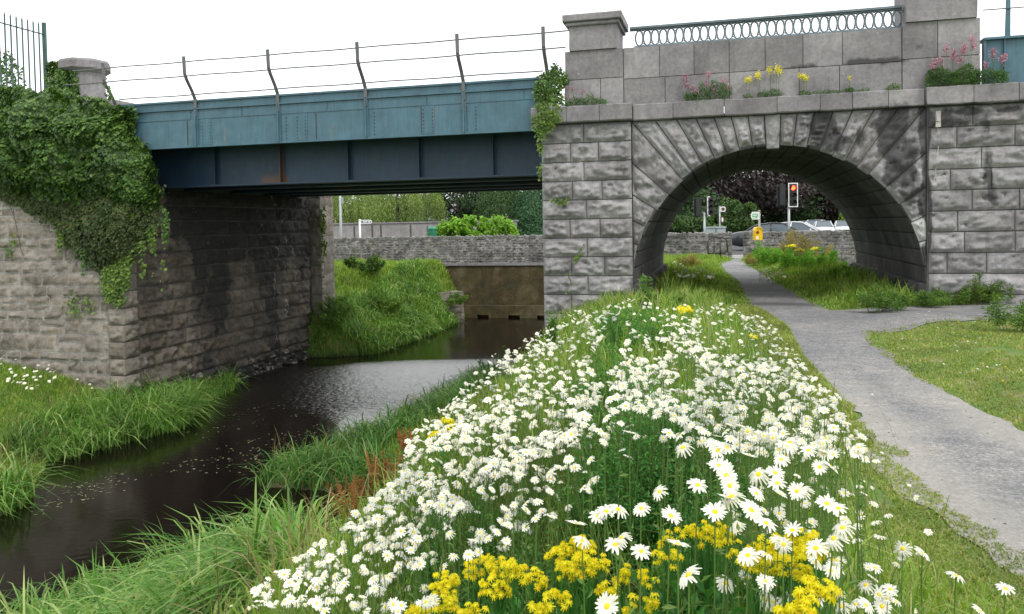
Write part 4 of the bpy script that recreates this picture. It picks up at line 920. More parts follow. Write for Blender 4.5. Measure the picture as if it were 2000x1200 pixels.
# ------------------------------------------------------------ trees
def crown(mb,c,r,n,ls,clumps=60,mi=0,shell=.55,seed=0,up=.4,dens=.33):
    c=np.array(c,float);r=np.array(r,float)
    q=unit(R.normal(size=(clumps,3)))*(R.uniform(shell,1,(clumps,1)))
    cs=R.uniform(.6,1.25,clumps)*dens
    k=R.integers(0,clumps,n); loc=R.normal(size=(n,3)); loc=unit(loc)*R.uniform(.3,1,(n,1))**.5
    P=c+(q[k]+loc*cs[k][:,None]*np.array((1,1,.7)))*r
    Nn=unit(loc+np.array((0,0,up))+R.normal(size=(n,3))*.4)
    leaves(mb,P,Nn,ls*R.uniform(.6,1.3,n),.6,mi)
def trunk(t,h,r,limbs=5,spread=2.,name='trunk'):
    mb=MB(); mb.tube([(0,0,-.2),(.05,0,h*.3),(-.05,.05,h*.65),(0,0,h)],[r*1.25,r,r*.7,r*.25],9)
    for i in range(limbs):
        a=i*6.28/limbs+R.uniform(-.4,.4); z=h*R.uniform(.35,.6); mb.tube([(0,0,z),(math.cos(a)*spread*.5,math.sin(a)*spread*.5,z+h*.18),(math.cos(a)*spread,math.sin(a)*spread,z+h*.32)],[r*.45,r*.28,r*.08],6)
    return mb.build(name,BARK,t,True,local=True)
def tree(name,label,px,Y,h,rx,lm,n=9000,ls=.3,zc=.58,rz=.45,clumps=70,ry=None,group=None,cat='tree'):
    p=at(px,450,Y); t=thing(name,label,cat,(p[0],p[1],0),group)
    trunk(t,h*.8,h*.028,5,rx*.6)
    mb=MB(); crown(mb,(0,0,h*zc),(rx,ry or rx,h*rz),n,ls,clumps); mb.build('crown',lm,t,local=True); return t
PUR=leafm('copper_beech_leaf',[(.022,.015,.018),(.045,.033,.037),(.08,.064,.068),(.13,.115,.12)],.12,.45,cs=.7,tc=(1.1,.9,.9))
DG=leafm('dark_green_leaf',[(.015,.04,.012),(.03,.07,.02),(.05,.1,.03)],.25,.5,cs=.5)
MG=leafm('mid_green_leaf',[(.035,.08,.02),(.06,.13,.03),(.1,.18,.04)],.3,.5,cs=.6)
YG=leafm('willow_leaf',[(.13,.2,.05),(.21,.3,.09),(.32,.4,.16)],.35,.5,cs=.6)
HG=leafm('laurel_leaf',[(.12,.3,.03),(.2,.42,.04),(.34,.52,.08)],.3,.35,cs=1.5)
YC=leafm('yew_leaf',[(.03,.07,.022),(.05,.11,.03),(.075,.14,.04)],.2,.6,cs=.8)
tree('copper_beech','large dark purple copper beech filling the top of the arch view',1448,96,13.2,10.2,PUR,26000,.5,.6,.42,130)
tree('copper_beech','smaller dark purple beech behind the white cars at the right of the arch',1668,104,9.6,6.8,PUR,14000,.5,.5,.46,80)
tree('green_tree','mid green tree rising between the two purple beeches',1596,168,18,6.5,MG,9000,.32,.6,.42)
tree('dark_tree','tall dark green tree under and behind the copper beech',1500,108,8.5,8,DG,9000,.5,.42,.5)
tree('dark_tree','dark green tree at the left side of the arch view',1335,70,4.6,3.6,DG,9000,.34,.45,.52)
tree('dark_tree','dark green tree behind the rightmost white car',1720,112,9.5,7,DG,7000,.5,.5,.5)
def bush(name,label,px,Y,h,rx,lm,n=4000,ls=.16,ry=None,base=0.,cat='bush'):
    p=at(px,450,Y); t=thing(name,label,cat,(p[0],p[1],base))
    mb=MB()
    for a in range(5): an=a*1.3; mb.tube([(0,0,-.1),(math.cos(an)*rx*.3,math.sin(an)*rx*.2,h*.4),(math.cos(an)*rx*.6,math.sin(an)*rx*.3,h*.75)],[.04,.03,.01],5)
    mb.build('stems',BARK,t,local=True)
    mb=MB(); crown(mb,(0,0,h*.5),(rx,ry or rx*.7,h*.5),n,ls,60,shell=.3); mb.build('foliage',lm,t,local=True); return t
bush('shrub','mid green shrub beyond the wall, left of the traffic light seen from behind',1358,50,2.3,1.6,MG,4000,.2)
bush('shrub','bright green shrub behind the roof of the dark saloon',1442,56,3.2,1.5,MG,4500,.2)
bush('shrub','rounded light green shrub below the white sign',1668,88,2.9,1.6,HG,3000,.22)
bush('shrub','small yellow-green shrub right of the white cars',1688,86,2.0,1.9,HG,2500,.22)
bush('shrub','dark shrub between the red traffic light and the parked cars',1556,100,4.,2.6,DG,3500,.3)
bush('shrub','dark leafy shrub behind the utility cabinet',1410,58,2.8,2.,DG,4000,.22)
# hedge along the river side
p0=at(925,450,46.5); t=thing('laurel_hedge','bright yellow-green rounded laurel hedge behind the river wall','hedge',(p0[0],p0[1],0))
mb=MB(); rx_=sz(84,46.5); 
for i in range(9):
    s=(i-4)/4.4; crown(mb,(rx_*s*.9,R.uniform(-.2,.2),.95),(rx_*.22,.7,1.15*(1-.3*s*s)+R.uniform(0,.12)),1500,.2,24,shell=.6)
mb.build('foliage',HG,t,local=True); MB().box((-rx_*.8,-.2,0),(rx_*.8,.2,.9)).build('stems',BARK,t,local=True)
def willow(label,px,Y,h,rx,zlow,n=330,lm=YG):
    p=at(px,450,Y); t=thing('willow_tree',label,'tree',(p[0],p[1],0)); trunk(t,h*.8,.22,6,rx*.6)
    mb=MB(); 
    for i in range(n):
        a=R.uniform(0,6.28); rr=rx*math.sqrt(R.uniform(.05,1)); top=h*(1-.45*(rr/rx)**2)+R.uniform(-.4,.3); low=zlow+R.uniform(0,1.4)*(1 if rr>.5*rx else 2)
        m_=int(max(6,(top-low)/.11)); tz=np.linspace(top,low,m_); x=math.cos(a)*rr*(1+.12*(top-tz)/h)+np.cumsum(R.normal(0,.015,m_)); y=math.sin(a)*rr*(1+.12*(top-tz)/h)+np.cumsum(R.normal(0,.015,m_))
        P=np.stack([x,y,tz],1)+R.normal(0,.06,(m_,3)); leaves(mb,P,R.normal(size=(m_,3))+np.array((0,0,.2)),.24*R.uniform(.7,1.2,m_),.28,dirn=np.tile((0,0,-1.),(m_,1)))
    mb.build('crown',lm,t,local=True); return t
willow('light green weeping willow in the gap under the girder, reaching down to the wall',778,66,6.2,2.3,.9)
willow('pale weeping willow right of the centre willow, hanging above the white building',832,70,6.0,1.9,1.6,260)
willow('hazier light green willow at the left beside the lamp post',668,78,6.8,4.4,1.2,480)
tree('dark_tree','dark green tree between the willow and the rounded yew',895,82,6.8,3.4,DG,8000,.3,.62,.4)
def cone_tree(name,label,px,Y,h,rx,lm,n,ls,pw=1.):
    p=at(px,450,Y); t=thing(name,label,'tree',(p[0],p[1],0)); trunk(t,h*.8,.2,4,rx*.4)
    zz=h*(1-np.sqrt(R.uniform(0,1,n)))*1.0; rr=rx*(1-(zz/h))**pw*R.uniform(.55,1,n); a=R.uniform(0,6.28,n); k=fbm(np.stack([np.cos(a)*2.2,np.sin(a)*2.2,zz*1.1],1),3,6); rr*=.7+.6*k
    P=np.stack([np.cos(a)*rr,np.sin(a)*rr,zz+.1],1); mb=MB(); leaves(mb,P,np.stack([np.cos(a),np.sin(a),.5+0*a],1)+R.normal(size=(n,3))*.5,ls*R.uniform(.6,1.3,n),.5); mb.build('crown',lm,t,local=True); return t
cone_tree('yew_tree','broad rounded dark yew behind the bright hedge',978,72,6.6,3.0,YC,13000,.2,.45)
cone_tree('conifer','feathery blue-green conifer right beside the bridge pier',1040,70,6.6,2.4,leafm('conifer_leaf',[(.03,.09,.04),(.05,.14,.06),(.08,.18,.09)],.25,.5),11000,.2,.5)
cone_tree('conifer','tall dark conifer behind the yew and the hedge',925,88,6.4,2.2,DG,6000,.25,.5)
tree('green_tree','mid green tree filling the gap behind the left willow',610,86,7,4.5,MG,9000,.3,.55,.45)
tree('green_tree','mid green tree between the two nearer willows',725,90,6.4,4,MG,8000,.3,.55,.45)
for i,(px,Y,h) in enumerate(((560,100,6.5),(760,104,6),(860,104,6),(980,100,6.5),(1080,96,7),(1300,110,9),(1420,124,11),(1540,126,11),(1640,128,11),(1780,120,10))):
    tree('distant_tree',['distant green tree far left behind the abutment','distant green tree behind the centre willow','distant green tree behind the white building','distant green tree behind the rounded yew','distant green tree hidden partly by the pier','distant tree at the far left of the arch view','distant tree behind the big copper beech','distant tree behind the red traffic light','distant tree behind the smaller purple beech','distant tree far right beyond the arch jamb'][i],px,Y,h,6.5,MG if i%2 else DG,5000,.45,.5,.5,60,group='distant trees beyond the road')
# ------------------------------------------------------------ undergrowth
def march(px,py,h=0.,tmax=60):
    "where the ray through a pixel meets the ground raised by h"
    d=ray(px,py); T=np.concatenate([np.arange(.8,12,.04),np.arange(12,tmax,.12)]); P=EYE+T[:,None]*d
    g=gz(P[:,0],P[:,1])+h-P[:,2]; i=np.argmax(g>0) if (g>0).any() else None
    return None if not i else P[i]
def onland(x,y,mg=.02):
    xr=np.interp(y,YR,XR);xl=np.interp(y,YL,XL); return (x>xr-mg)|(x<xl+mg)
def scat(n,x0,x1,y0,y1,dens=None):
    x=R.uniform(x0,x1,n);y=R.uniform(y0,y1,n)
    if dens is not None: k=R.random(n)<dens(x,y); x,y=x[k],y[k]
    return np.stack([x,y,gz(x,y)],1)
def clear(x,y,m=.0): return ~((x>pathL(y)-m)&(x<pathR(y)+m))
def infrust(P,m=.08):
    # keep a breathing space around the camera
    return np.linalg.norm(P[:,:2],axis=1)>1.05
# long grass on the near bank
def dbank(x,y):
    pl=pathL(y); xr=np.interp(y,YR,XR); d=pl-x
    k=(x>xr+.25)&(d>.0)&(y>.9); f=np.clip(2.2/np.maximum(y,1.5),.22,1)*(.25+.75*ss(-.05,.5,d))
    return np.where(k,f,0)*np.where((x<-4.62+8)&(y>15.6),0,1)
P=scat(150000,-5,4.3,.9,15.5,dbank); P=P[infrust(P)]
# bare strip between flowers and gravel in the foreground
edge=pathL(P[:,1])-P[:,0]
h=R.uniform(.15,.42,len(P))*np.clip((P[:,0]-np.interp(P[:,1],YR,XR))/1.8,.3,1)*ss(.1,1.1,edge)*np.where(edge<.6,.6,1)+.035; h*=.8+.5*fbm(P*np.array((1.2,1.2,0)),3,7)
h*=np.where((P[:,0]>1.0)&(P[:,1]<4.3),.42,1)
br=R.random(len(P))<.17
w=(.006+.0016*P[:,1])
mb=MB(); k=~br; blades(mb,P[k],h[k],w[k]*R.uniform(.7,1.3,k.sum()),R.uniform(0,6.28,k.sum()),R.uniform(.1,.9,k.sum()),3)
tag(mb.build('meadow_grass',GRS,smooth=True),'long green meadow grass growing among the daisies on the river bank','grass',kind='stuff')
mb=MB(); k=br; blades(mb,P[k],h[k]*1.25,w[k]*.55,R.uniform(0,6.28,k.sum()),R.uniform(.1,.7,k.sum()),3)
tag(mb.build('dry_grass',GRSD,smooth=True),'thin straw-coloured grass stalks among the daisies on the bank','grass',kind='stuff')
# lawn right of the path
P=scat(215000,3.6,13,3.4,14,lambda x,y:np.where(x>pathR(y)-.03+.1*(fbm(np.stack([x*2,y*2,0*x],-1),3,3)-.5),np.clip(5.5/y,.3,1),0)*np.where((y>np.interp(x,[5,5.54,7.39,9,16],[11.25,11.55,12.2,12.35,11.5]))&(y<np.interp(x,[5,7,8.75,11],[13.9,14.05,14.1,14.])),0,1)*(fbm(np.stack([x*1.1,y*1.1,0*x],-1),4,13)>.3))
P=P[P[:,0]<P[:,1]*.7+3.5]; mb=MB(); n=len(P); hh=R.uniform(.02,.06,n)*(1+1.5*ss(8.3,10,P[:,0])); blades(mb,P,hh,.008+.001*P[:,1],R.uniform(0,6.28,n),R.uniform(.3,1,n),2)
tag(mb.build('short_grass',LAWN,smooth=True),'short mossy yellow-green lawn on the right of the gravel path','grass',kind='stuff')
# worn verge between flowers and gravel
P=scat(330000,1.2,5,2.0,14.5,lambda x,y:np.where((x<pathL(y)+.05+.2*np.clip(fbm(np.stack([x*3,y*3,0*x],-1),3,77)-.5,0,1)*(y<7)*2)&(x>pathL(y)-np.interp(y,[5.5,7],[1.2,.45])),1,0)*(fbm(np.stack([x*2.5,y*2.5,0*x],-1),4,23)>.40-.2*ss(5,7,y)))
mb=MB(); n=len(P); blades(mb,P,R.uniform(.012,.05,n)*(1+1.2*ss(5,8,P[:,1])),.006+.001*P[:,1],R.uniform(0,6.28,n),R.uniform(.3,1,n),2)
tag(mb.build('short_grass',LAWN,smooth=True),'thin trodden grass between the flower bank and the gravel path','grass',kind='stuff')
# grass beyond and inside the arch
def darch(x,y):
    ins=(y>np.where(x>pathR(y),np.interp(x,[5.5,7,8.75],[13.95,14.1,14.15]),15))&(y<RW(x)); d=np.where(x<(pathL(y)+pathR(y))/2,pathL(y)-x,x-pathR(y))
    q=np.stack([x,y,0*x],-1)-O; u=q@D; w=q@N
    wallz=(w>-8)&((u<UC-RA+.3)|(u>UC+RA-.3))
    return np.where(ins&(d>0)&~wallz,1,0)
P=scat(122000,3.2,16,14.0,34.5,darch); d=np.where(P[:,0]<(pathL(P[:,1])+pathR(P[:,1]))/2,pathL(P[:,1])-P[:,0],P[:,0]-pathR(P[:,1]))
n=len(P); mb=MB(); hh=R.uniform(.12,.34,n)*ss(0,.9,d)*(.7+.6*fbm(P*np.array((.9,.9,0)),3,3))*(1+.9*ss(.9,2.,d)*(1-ss(20,27,P[:,1])))+.03
blades(mb,P,hh,.02+.0006*P[:,1],R.uniform(0,6.28,n),R.uniform(.1,.8,n),2)
tag(mb.build('meadow_grass',GRS,smooth=True),'tall bright green grass either side of the path beyond the arch','grass',kind='stuff')
# foot of the right wing wall
q=R.uniform(1.9,9,9000); ww=R.uniform(.1,1.0,9000)**1.2; P=F(q,0*q,ww+.05); P[:,2]=gz(P[:,0],P[:,1]); k=P[:,1]>np.interp(P[:,0],[5,7,8.75,16],[13.9,14.05,14.1,13.2])-.1; k&=clear(P[:,0],P[:,1],.05); P=P[k]; n=len(P)
mb=MB(); blades(mb,P,R.uniform(.1,.4,n),.022,R.uniform(0,6.28,n),R.uniform(.1,.8,n),2); tag(mb.build('weedy_grass',GRS,smooth=True),'weedy grass along the foot of the wall right of the arch','grass',kind='stuff')
# left bank grass
P=scat(90000,-19,-7,9,19.8,lambda x,y:np.where((x<np.interp(y,YL,XL)-.02),1,0)*((np.stack([x,y,0*x],-1)-O)@N>.02)); n=len(P); dl=np.interp(P[:,1],YL,XL)-P[:,0]
mb=MB(); blades(mb,P,R.uniform(.08,.28,n),.022,R.uniform(0,6.28,n),R.uniform(.2,.9,n),2); tag(mb.build('bank_grass',GRS,smooth=True),'bright green grass on the left river bank below the stone wall','grass',kind='stuff')
# island bank beyond the bridge
P=scat(110000,-16,-2,26,39.5,lambda x,y:np.where((x<np.interp(y,YL,XL)-.02)&(y<RW(x)-.3),1,0)); n=len(P)
mb=MB(); blades(mb,P,R.uniform(.15,.45,n)*(.5+fbm(P*np.array((.8,.8,0)),3,3)),.035,R.uniform(0,6.28,n),R.uniform(.2,.9,n),2); tag(mb.build('bank_grass',GRS,smooth=True),'bright green grassy bank seen under the girder beyond the bridge','grass',kind='stuff')
# reeds
REEDK=leafm('dark_reed_leaf',[(.04,.12,.025),(.07,.19,.04),(.12,.27,.06),(.26,.36,.14)],.35,.55,cs=.8)
def reeds(n,x0,x1,y0,y1,dens,h0,h1,w,label,far=False,seg=5,bend=(.25,1.25),mt=None):
    P=scat(n,x0,x1,y0,y1,dens); P[:,2]=np.maximum(P[:,2],WZ-.05); n=len(P); az=np.where(R.random(n)<.45,fbm(P*.9,2,5)*9+R.normal(0,.6,n),R.uniform(0,6.28,n)); mb=MB()
    cl=.45+1.1*fbm(P*np.array((1.6,1.6,0)),3,31)
    blades(mb,P,R.uniform(h0,h1,n)*cl,w*R.uniform(.6,1.3,n),az,R.uniform(bend[0],bend[1],n),seg,face=az+1.57+R.normal(0,.5,n))
    return tag(mb.build('reeds',mt or REED,smooth=True),label,'reeds',kind='stuff')
dr=lambda a,b:(lambda x,y:np.where((x-np.interp(y,YR,XR)>a)&(x-np.interp(y,YR,XR)<b),1,0)*(.35+.65*(fbm(np.stack([x*1.5,y*1.5,0*x],-1),3,17)>.42)))
reeds(23000,-8,-1.4,5.3,9.9,lambda x,y:dr(-.1,4.6)(x,y)*np.where(x<-.285*y+.12,1,0)*np.where((x-np.interp(y,YS,XS))<-.9,1,0),.65,1.2,.03,'tall arching reed bed at the water edge in the bottom left corner')
reeds(16000,-5.4,-.4,12.8,22,lambda x,y:dr(-.15,2.0)(x,y)*np.where(y<16,1,.8),.5,.85,.03,'reed clump on the near bank in the middle of the river view',seg=4,mt=REEDK)
reeds(6500,-9.8,-6.8,15.0,18.6,lambda x,y:np.where((x<np.interp(y,YL,XL)+.15)&(x>np.interp(y,YL,XL)-1.6),1,0),.5,1.,.03,'reed clump on the left bank jutting into the dark water',seg=4)
reeds(5000,-10.2,-7,18.4,22.6,lambda x,y:np.where((x<np.interp(y,YL,XL)+.1)&(x>np.interp(y,YL,XL)-2.0)&((np.stack([x,y,0*x],-1)-O)@D>-14.7),1,0),.5,.9,.032,'reeds against the foot of the abutment on the left bank',seg=4)
reeds(900,-9,-7.6,10.5,13.3,lambda x,y:np.where((x<np.interp(y,YL,XL)+.1),1,0),.5,1.1,.03,'reeds at the left edge of the photo above the water',seg=4)
reeds(14000,-8,-2.4,26.6,36,lambda x,y:np.where((x<np.interp(y,YL,XL)+.1)&(x>np.interp(y,YL,XL)-2.2),1,0),.4,.8,.045,'reeds fringing the grassy point beyond the bridge',seg=3)
DEAD=leafm('dead_stalk',[(.22,.17,.09),(.32,.26,.14),(.16,.11,.06)],.2,.7)
P=np.concatenate([scat(3500,-8,-1.2,4.4,10.4,lambda x,y:dr(.0,5)(x,y)*np.where(x<-.285*y+.6,1,0)),scat(900,-5,-.6,12.6,20,dr(-.1,1.6)),scat(1500,-10,-7,9,22,lambda x,y:np.where((x<np.interp(y,YL,XL))&(x>np.interp(y,YL,XL)-2.5)&((np.stack([x,y,0*x],-1)-O)@N>.1),1,0))])
n=len(P); mb=MB(); blades(mb,P,R.uniform(.35,.95,n),.012,R.uniform(0,6.28,n),R.uniform(0,1.1,n),4)
tag(mb.build('dead_stalks',DEAD,smooth=True),'dead brown stalks and bent straw among the reeds on both banks','stalks',kind='stuff')
# ------------------------------------------------------------ daisies
BANDA=[(1240,585),(1190,640),(1150,700),(1180,760),(1130,850),(1040,900),(1000,960),(900,1000),(800,1130),(700,1180),(420,1195),(620,1060),(780,930),(800,850),(900,760),(950,700),(1030,660),(1110,610)]
BANDB=[(1230,660),(1340,620),(1420,590),(1510,630),(1560,700),(1640,790),(1710,880),(1600,900),(1420,880),(1340,830),(1220,800),(1180,740)]
CREST=[(1190,600),(1240,578),(1300,598),(1420,585),(1500,625),(1380,650),(1250,670)]
FORE=[(430,1200),(600,1090),(800,1020),(1000,960),(1050,1000),(900,1100),(850,1200)]
MID=[(1100,750),(1240,760),(1430,860),(1280,880),(1160,960),(1040,1040),(960,1080),(900,1080),(1040,930)]
LOWL=[(440,1195),(620,1060),(780,1040),(900,1090),(840,1200)]
RIGHT=[(1400,880),(1690,880),(1750,1000),(1800,1200),(1500,1200),(1400,1000)]
nat=[(x/2.857+1100,y/2.857+840) for x,y in [(45,25),(205,10),(370,18),(655,30),(590,18),(1030,8),(668,98),(845,85),(915,100),(862,115),(1035,145),(1245,92),(1205,110),(1265,70),(1217,165),(1370,115),(1465,130),(1470,45),(868,200),(905,205),(910,255),(1090,248),(1182,240),(1430,208),(1490,205),(930,312),(750,308),(538,345),(1195,298),(1078,355),(1303,342),(1340,340),(915,380),(940,372),(847,458),(1050,448),(1470,412),(1535,438),(307,445),(240,455),(435,438),(72,525),(195,482),(1132,522),(1658,475),(1745,520),(1725,325),(327,600),(290,640),(435,678),(1510,605),(1640,620),(1515,765),(1640,540),(1780,130),(1745,175),(1930,310),(1970,380),(1815,480),(1895,662),(1980,690),(700,810),(905,855),(245,985),(1130,945),(1232,938),(1740,770),(1688,865),(1762,920),(1825,890),(1688,978),(1778,985),(1030,830),(600,480),(1560,545),(640,640),(1030,700),(1410,660),(1280,560),(105,620)]]
nat+=[(1704,771),(1813,1040),(1801,1081),(1867,1125),(1964,1150),(1913,1194),(1763,1072),(500,985),(1600,770),(1617,765),(1637,775)]
def mk(poly,n): return [(a,b) for a,b in samp(poly,n)]
spots=[(a,b,0) for a,b in nat]+[(a,b,1) for a,b in mk(BANDA,3600)]+[(a,b,2) for a,b in mk(BANDB,1900)]+[(a,b,2) for a,b in mk(CREST,110)]+[(a,b,1) for a,b in mk(FORE,210)]+[(a,b,3) for a,b in mk(RIGHT,80)]+[(a,b,4) for a,b in mk(MID,250)]+[(a,b,4) for a,b in mk(LOWL,70)]
# drift structure: drop flowers where a broad noise is low
keep=[]
for a,b,k in spots:
    if 1160<a<1400 and 865<b<985 and k and R.random()<.8: continue
    if k==1 and b>930 and R.random()<.6*ss(930,1060,b)+.15: continue
    if k in(1,2) and R.random()>ss(.3,.56,fbm(np.array([[a/70.,b/48.,2.]]),4,44)[0])*.9+.2: continue
    keep.append((a,b,k))
FL=[]
for a,b,k in keep:
    hs=[R.uniform(.3,.7)]+[.5,.4,.3,.2]
    if k==0: hs=[.68,.5,.3]
    for h in hs:
        if k in(0,3) and a>1660: h=R.uniform(.32,.45) if h>.4 else .2
        P=march(a,b,h,17)
        if P is None: continue
        if (P[0]>pathL(P[1])+.04 and h>.0) and not(k==0 and P[0]<pathL(P[1])+.3): continue
        if P[1]>13.5 or P[1]<1.15: continue
        FL.append((P,h,k,a,b)); break
FL.sort(key=lambda q:np.linalg.norm(q[0]-EYE))
print('daisies',len(FL),'nearest',FL[0][0])
# prototypes
def daisy_proto(i):
    rng=np.random.default_rng(100+i)
    h=.6; tx,ty=rng.normal(0,.05,2)
    st=MB(); pts=[(-.5*tx,-.5*ty,-.55-.1),(-.2*tx,-.2*ty,-.3),(0,0,-.003)]
    st.tube(pts,[.0024,.002,.0016],5)
    L=rng.uniform(-.5,-.08,9); P=np.stack([-.3*tx+0*L,-.3*ty+0*L,L],1); leaves(st,P,rng.normal(size=(9,3))+np.array((0,0,.8)),.035,.3)
    o=st.build('daisy',STM,local=True)
    nn=np.array([[rng.normal(0,.45),-.4+rng.normal(0,.45),1.]])
    pm=MB(); heads(pm,np.zeros((1,3)),nn,.026,int(rng.integers(11,21)),0,None,rng.uniform(.22,.34),droop=rng.choice([.05,.2,.35,1.1,-.3])); pe=pm.build('petals',PET,o,local=True)
    dm=MB(); heads(dm,np.zeros((1,3)),nn,.026,1,None,0); dm.build('flower_centre',DSC,o,local=True)
    return o
protos=[daisy_proto(i) for i in range(16)]; used=[False]*16
GRP={0:('white daisy with a yellow centre, standing singly around the yellow ragwort in the foreground','large daisies in the foreground'),
 1:('white daisy in the dense drift on the river side of the bank','daisies on the river side of the bank'),
 2:('white daisy in the dense patch along the path side of the bank','daisies on the path side of the bank'),
 3:('white daisy in the thin scatter beside the gravel path edge','daisies scattered by the path edge')}
NI=295
for i,(P,h,k,a,b) in enumerate(FL[:NI]):
    j=int(R.integers(0,16)) if i>=16 else i
    if used[j]: o=dup(protos[j])
    else: o=protos[j]; used[j]=True
    o.location=P; s=R.uniform(.78,1.1)*(.8 if k==0 else .54); o.scale=(s,s,s); o.rotation_euler=(0,0,R.uniform(-.7,.7))
    k=1 if k==4 else k
    tag(o,GRP[k][0],'daisy',GRP[k][1])
rest=FL[NI:]; C=np.array([q[0] for q in rest]); H=np.array([q[1] for q in rest]); n=len(C)
mb=MB(); nn=np.stack([R.normal(0,.55,n),-.3+R.normal(0,.5,n),1+0*C[:,0]],1); heads(mb,C,nn,.0158*R.uniform(.5,1.25,n),11,0,1,.42)
B=C.copy(); B[:,2]-=H*.95; B[:,:2]+=R.normal(0,.12,(n,2)); ribbons(mb,B,C-np.array((0,0,.004)),.0026,2,.02)
tag(mb.build('daisy_drift',[PET,DSC,STM]),'mass of more distant white daisies spread over the bank up to the stone pier','daisies',kind='stuff')
# daisies at the left wall and beyond the arch
def patch(poly,n,h,r,label,tm=60,name='daisy_drift'):
    C=[];
    for a,b in samp(poly,n):
        P=march(a,b,h*R.uniform(.6,1.1),tm)
        if P is not None: C.append(P)
    C=np.array(C); m_=len(C); mb=MB(); heads(mb,C,np.stack([R.normal(0,.4,m_),-.5+R.normal(0,.3,m_),1+0*C[:,0]],1),r*R.uniform(.7,1.2,m_),8,0,1,.55); B=C-np.array((0,0,h)); ribbons(mb,B,C,.006,2,.01); tag(mb.build(name,[PET,DSC,STM]),label,'daisies',kind='stuff')
patch([(0,690),(60,685),(130,740),(60,760),(0,745)],45,.45,.04,'small group of white daisies at the foot of the left wall')
patch([(130,730),(300,740),(330,765),(180,760)],18,.25,.03,'few tiny white flowers in the grass of the left bank')
patch([(1313,510),(1350,520),(1400,535),(1395,545),(1315,540)],60,.4,.04,'white daisies in the grass left of the path beyond the arch')
patch([(1480,525),(1520,520),(1535,545),(1490,545)],40,.3,.035,'white flowers beside the path right of the trail sign')
P=scat(260,4.3,9,5.5,12.5,lambda x,y:np.where(x>pathR(y)+.15,1,0)*(fbm(np.stack([x*1.3,y*1.3,0*x],-1),3,91)>.5)); n=len(P); P[:,2]+=R.uniform(.03,.07,n); mb=MB(); yl=R.random(n)<.25
heads(mb,P[~yl],np.stack([R.normal(0,.3,(~yl).sum()),-.2+R.normal(0,.3,(~yl).sum()),1+0*P[~yl,0]],1),.011,7,0,1,.6); heads(mb,P[yl],np.stack([R.normal(0,.3,yl.sum()),-.2+R.normal(0,.3,yl.sum()),1+0*P[yl,0]],1),.011,7,1,1,.6); ribbons(mb,P-np.array((0,0,.07)),P,.003,2,.0)
tag(mb.build('lawn_flowers',[PET,DSC,STM]),'tiny white and yellow flowers dotted over the lawn right of the path','flowers',kind='stuff')
# ------------------------------------------------------------ ragwort
ryc=[(1090,1080,20),(1130,1065,28),(1150,1095,30),(1110,1108,26),(1380,1040,26),(1410,1040,18),(1340,1040,16),(1297,1053,13),(1290,1090,12),(1320,1087,11),(1520,1060,28),(1560,1050,30),(1590,1075,30),(1540,1090,24),(1480,1100,26),(1550,1108,24),(1600,1140,28),(1565,1180,30),(1545,1198,24),(1220,1120,18),(1262,1127,16),(1190,1155,18),(1270,1178,15),(1435,1067,13),(1475,1070,16),(1230,1190,12),(935,1105,24),(980,1100,28),(1005,1110,20),(870,1135,24),(865,1155,20),(870,1178,20),(965,1145,26),(1045,1130,20),(1090,1170,24),(820,1195,22),(925,1195,20),(1050,1192,18),(1500,1130,14),(1625,1105,14),(1075,1040,5),(1160,945,6)]
far=[(1340,602,14),(1475,656,8),(870,820,14),(850,845,10),(880,835,8),(1400,760,6),(1270,760,6)]
def ragwort(cl,label,hh,fs,cs=1.,grp='yellow ragwort plants in the foreground'):
    HD=[]; st=MB(); root=None
    for a,b,r in cl:
        P=march(a,b,hh)
        if P is None: continue
        if root is None: root=P-np.array((0,0,hh)); base=root.copy()
        Rr=1.15*r/FPX*np.linalg.norm(P-EYE)
        nf=int(np.clip((Rr/fs)**2*1.7,6,80)); th=R.uniform(0,6.28,nf); rr=np.sqrt(R.uniform(0,1,nf))*Rr
        k=np.floor(R.uniform(0,5,nf)); C=P+np.stack([rr*np.cos(th),rr*np.sin(th)*.8,(k-2)*.006-rr*rr*2.0/max(Rr,.01)*.15+R.normal(0,.004,nf)+Rr*.06*np.cos(th*2+a)],1)
        nn=np.stack([np.cos(th)*rr/Rr*.6+R.normal(0,.2,nf),-.5+np.sin(th)*rr/Rr*.5+R.normal(0,.2,nf),1+0*th],1)
        hd=MB(); heads(hd,C,nn,fs*R.uniform(.8,1.35,nf),9,0,1,.3,disc=.36,droop=.2); HD.append(hd)
        J=P-np.array((0,0,.09+Rr)); ribbons(st,np.tile(J,(nf,1)),C-np.array((0,0,.003)),.0022,0,.006)
        st.tube([(base[0]+(P[0]-base[0])*.4,base[1]+(P[1]-base[1])*.4,gz(P[0],P[1])-.02),(J+base)/2*np.array((1,1,0))+np.array((0,0,(J[2]+gz(P[0],P[1]))/2)),J],[.006,.005,.003],5)
        m_=26; t=R.uniform(0,1,m_); Q=np.stack([base[0]*.3+P[0]*.7+R.normal(0,.05,m_),base[1]*.3+P[1]*.7+R.normal(0,.05,m_),gz(P[0],P[1])+.1+t*(hh-.2)],1); leaves(st,Q,R.normal(size=(m_,3))+np.array((0,0,1)),.05*cs,.35)
    t=thing('ragwort',label,'flower',root,grp); st.build('stems_and_leaves',FERN,t); [hd.build('flower_cluster',[RAG,DSC],t) for hd in HD]; return t
ragwort(ryc[0:4],'bright yellow ragwort with one broad flower mass just right of the bottom centre',.62,.008)
ragwort(ryc[4:7],'yellow ragwort heads in a short row above the green stems at centre right',.58,.008)
ragwort(ryc[7:10],'small yellow ragwort of three button clusters left of the centre right row',.56,.008)
ragwort(ryc[10:16],'largest yellow ragwort mass, on the right below the daisy pair near the path',.6,.008)
ragwort(ryc[16:19],'yellow ragwort at the bottom right under the largest yellow mass',.62,.009)
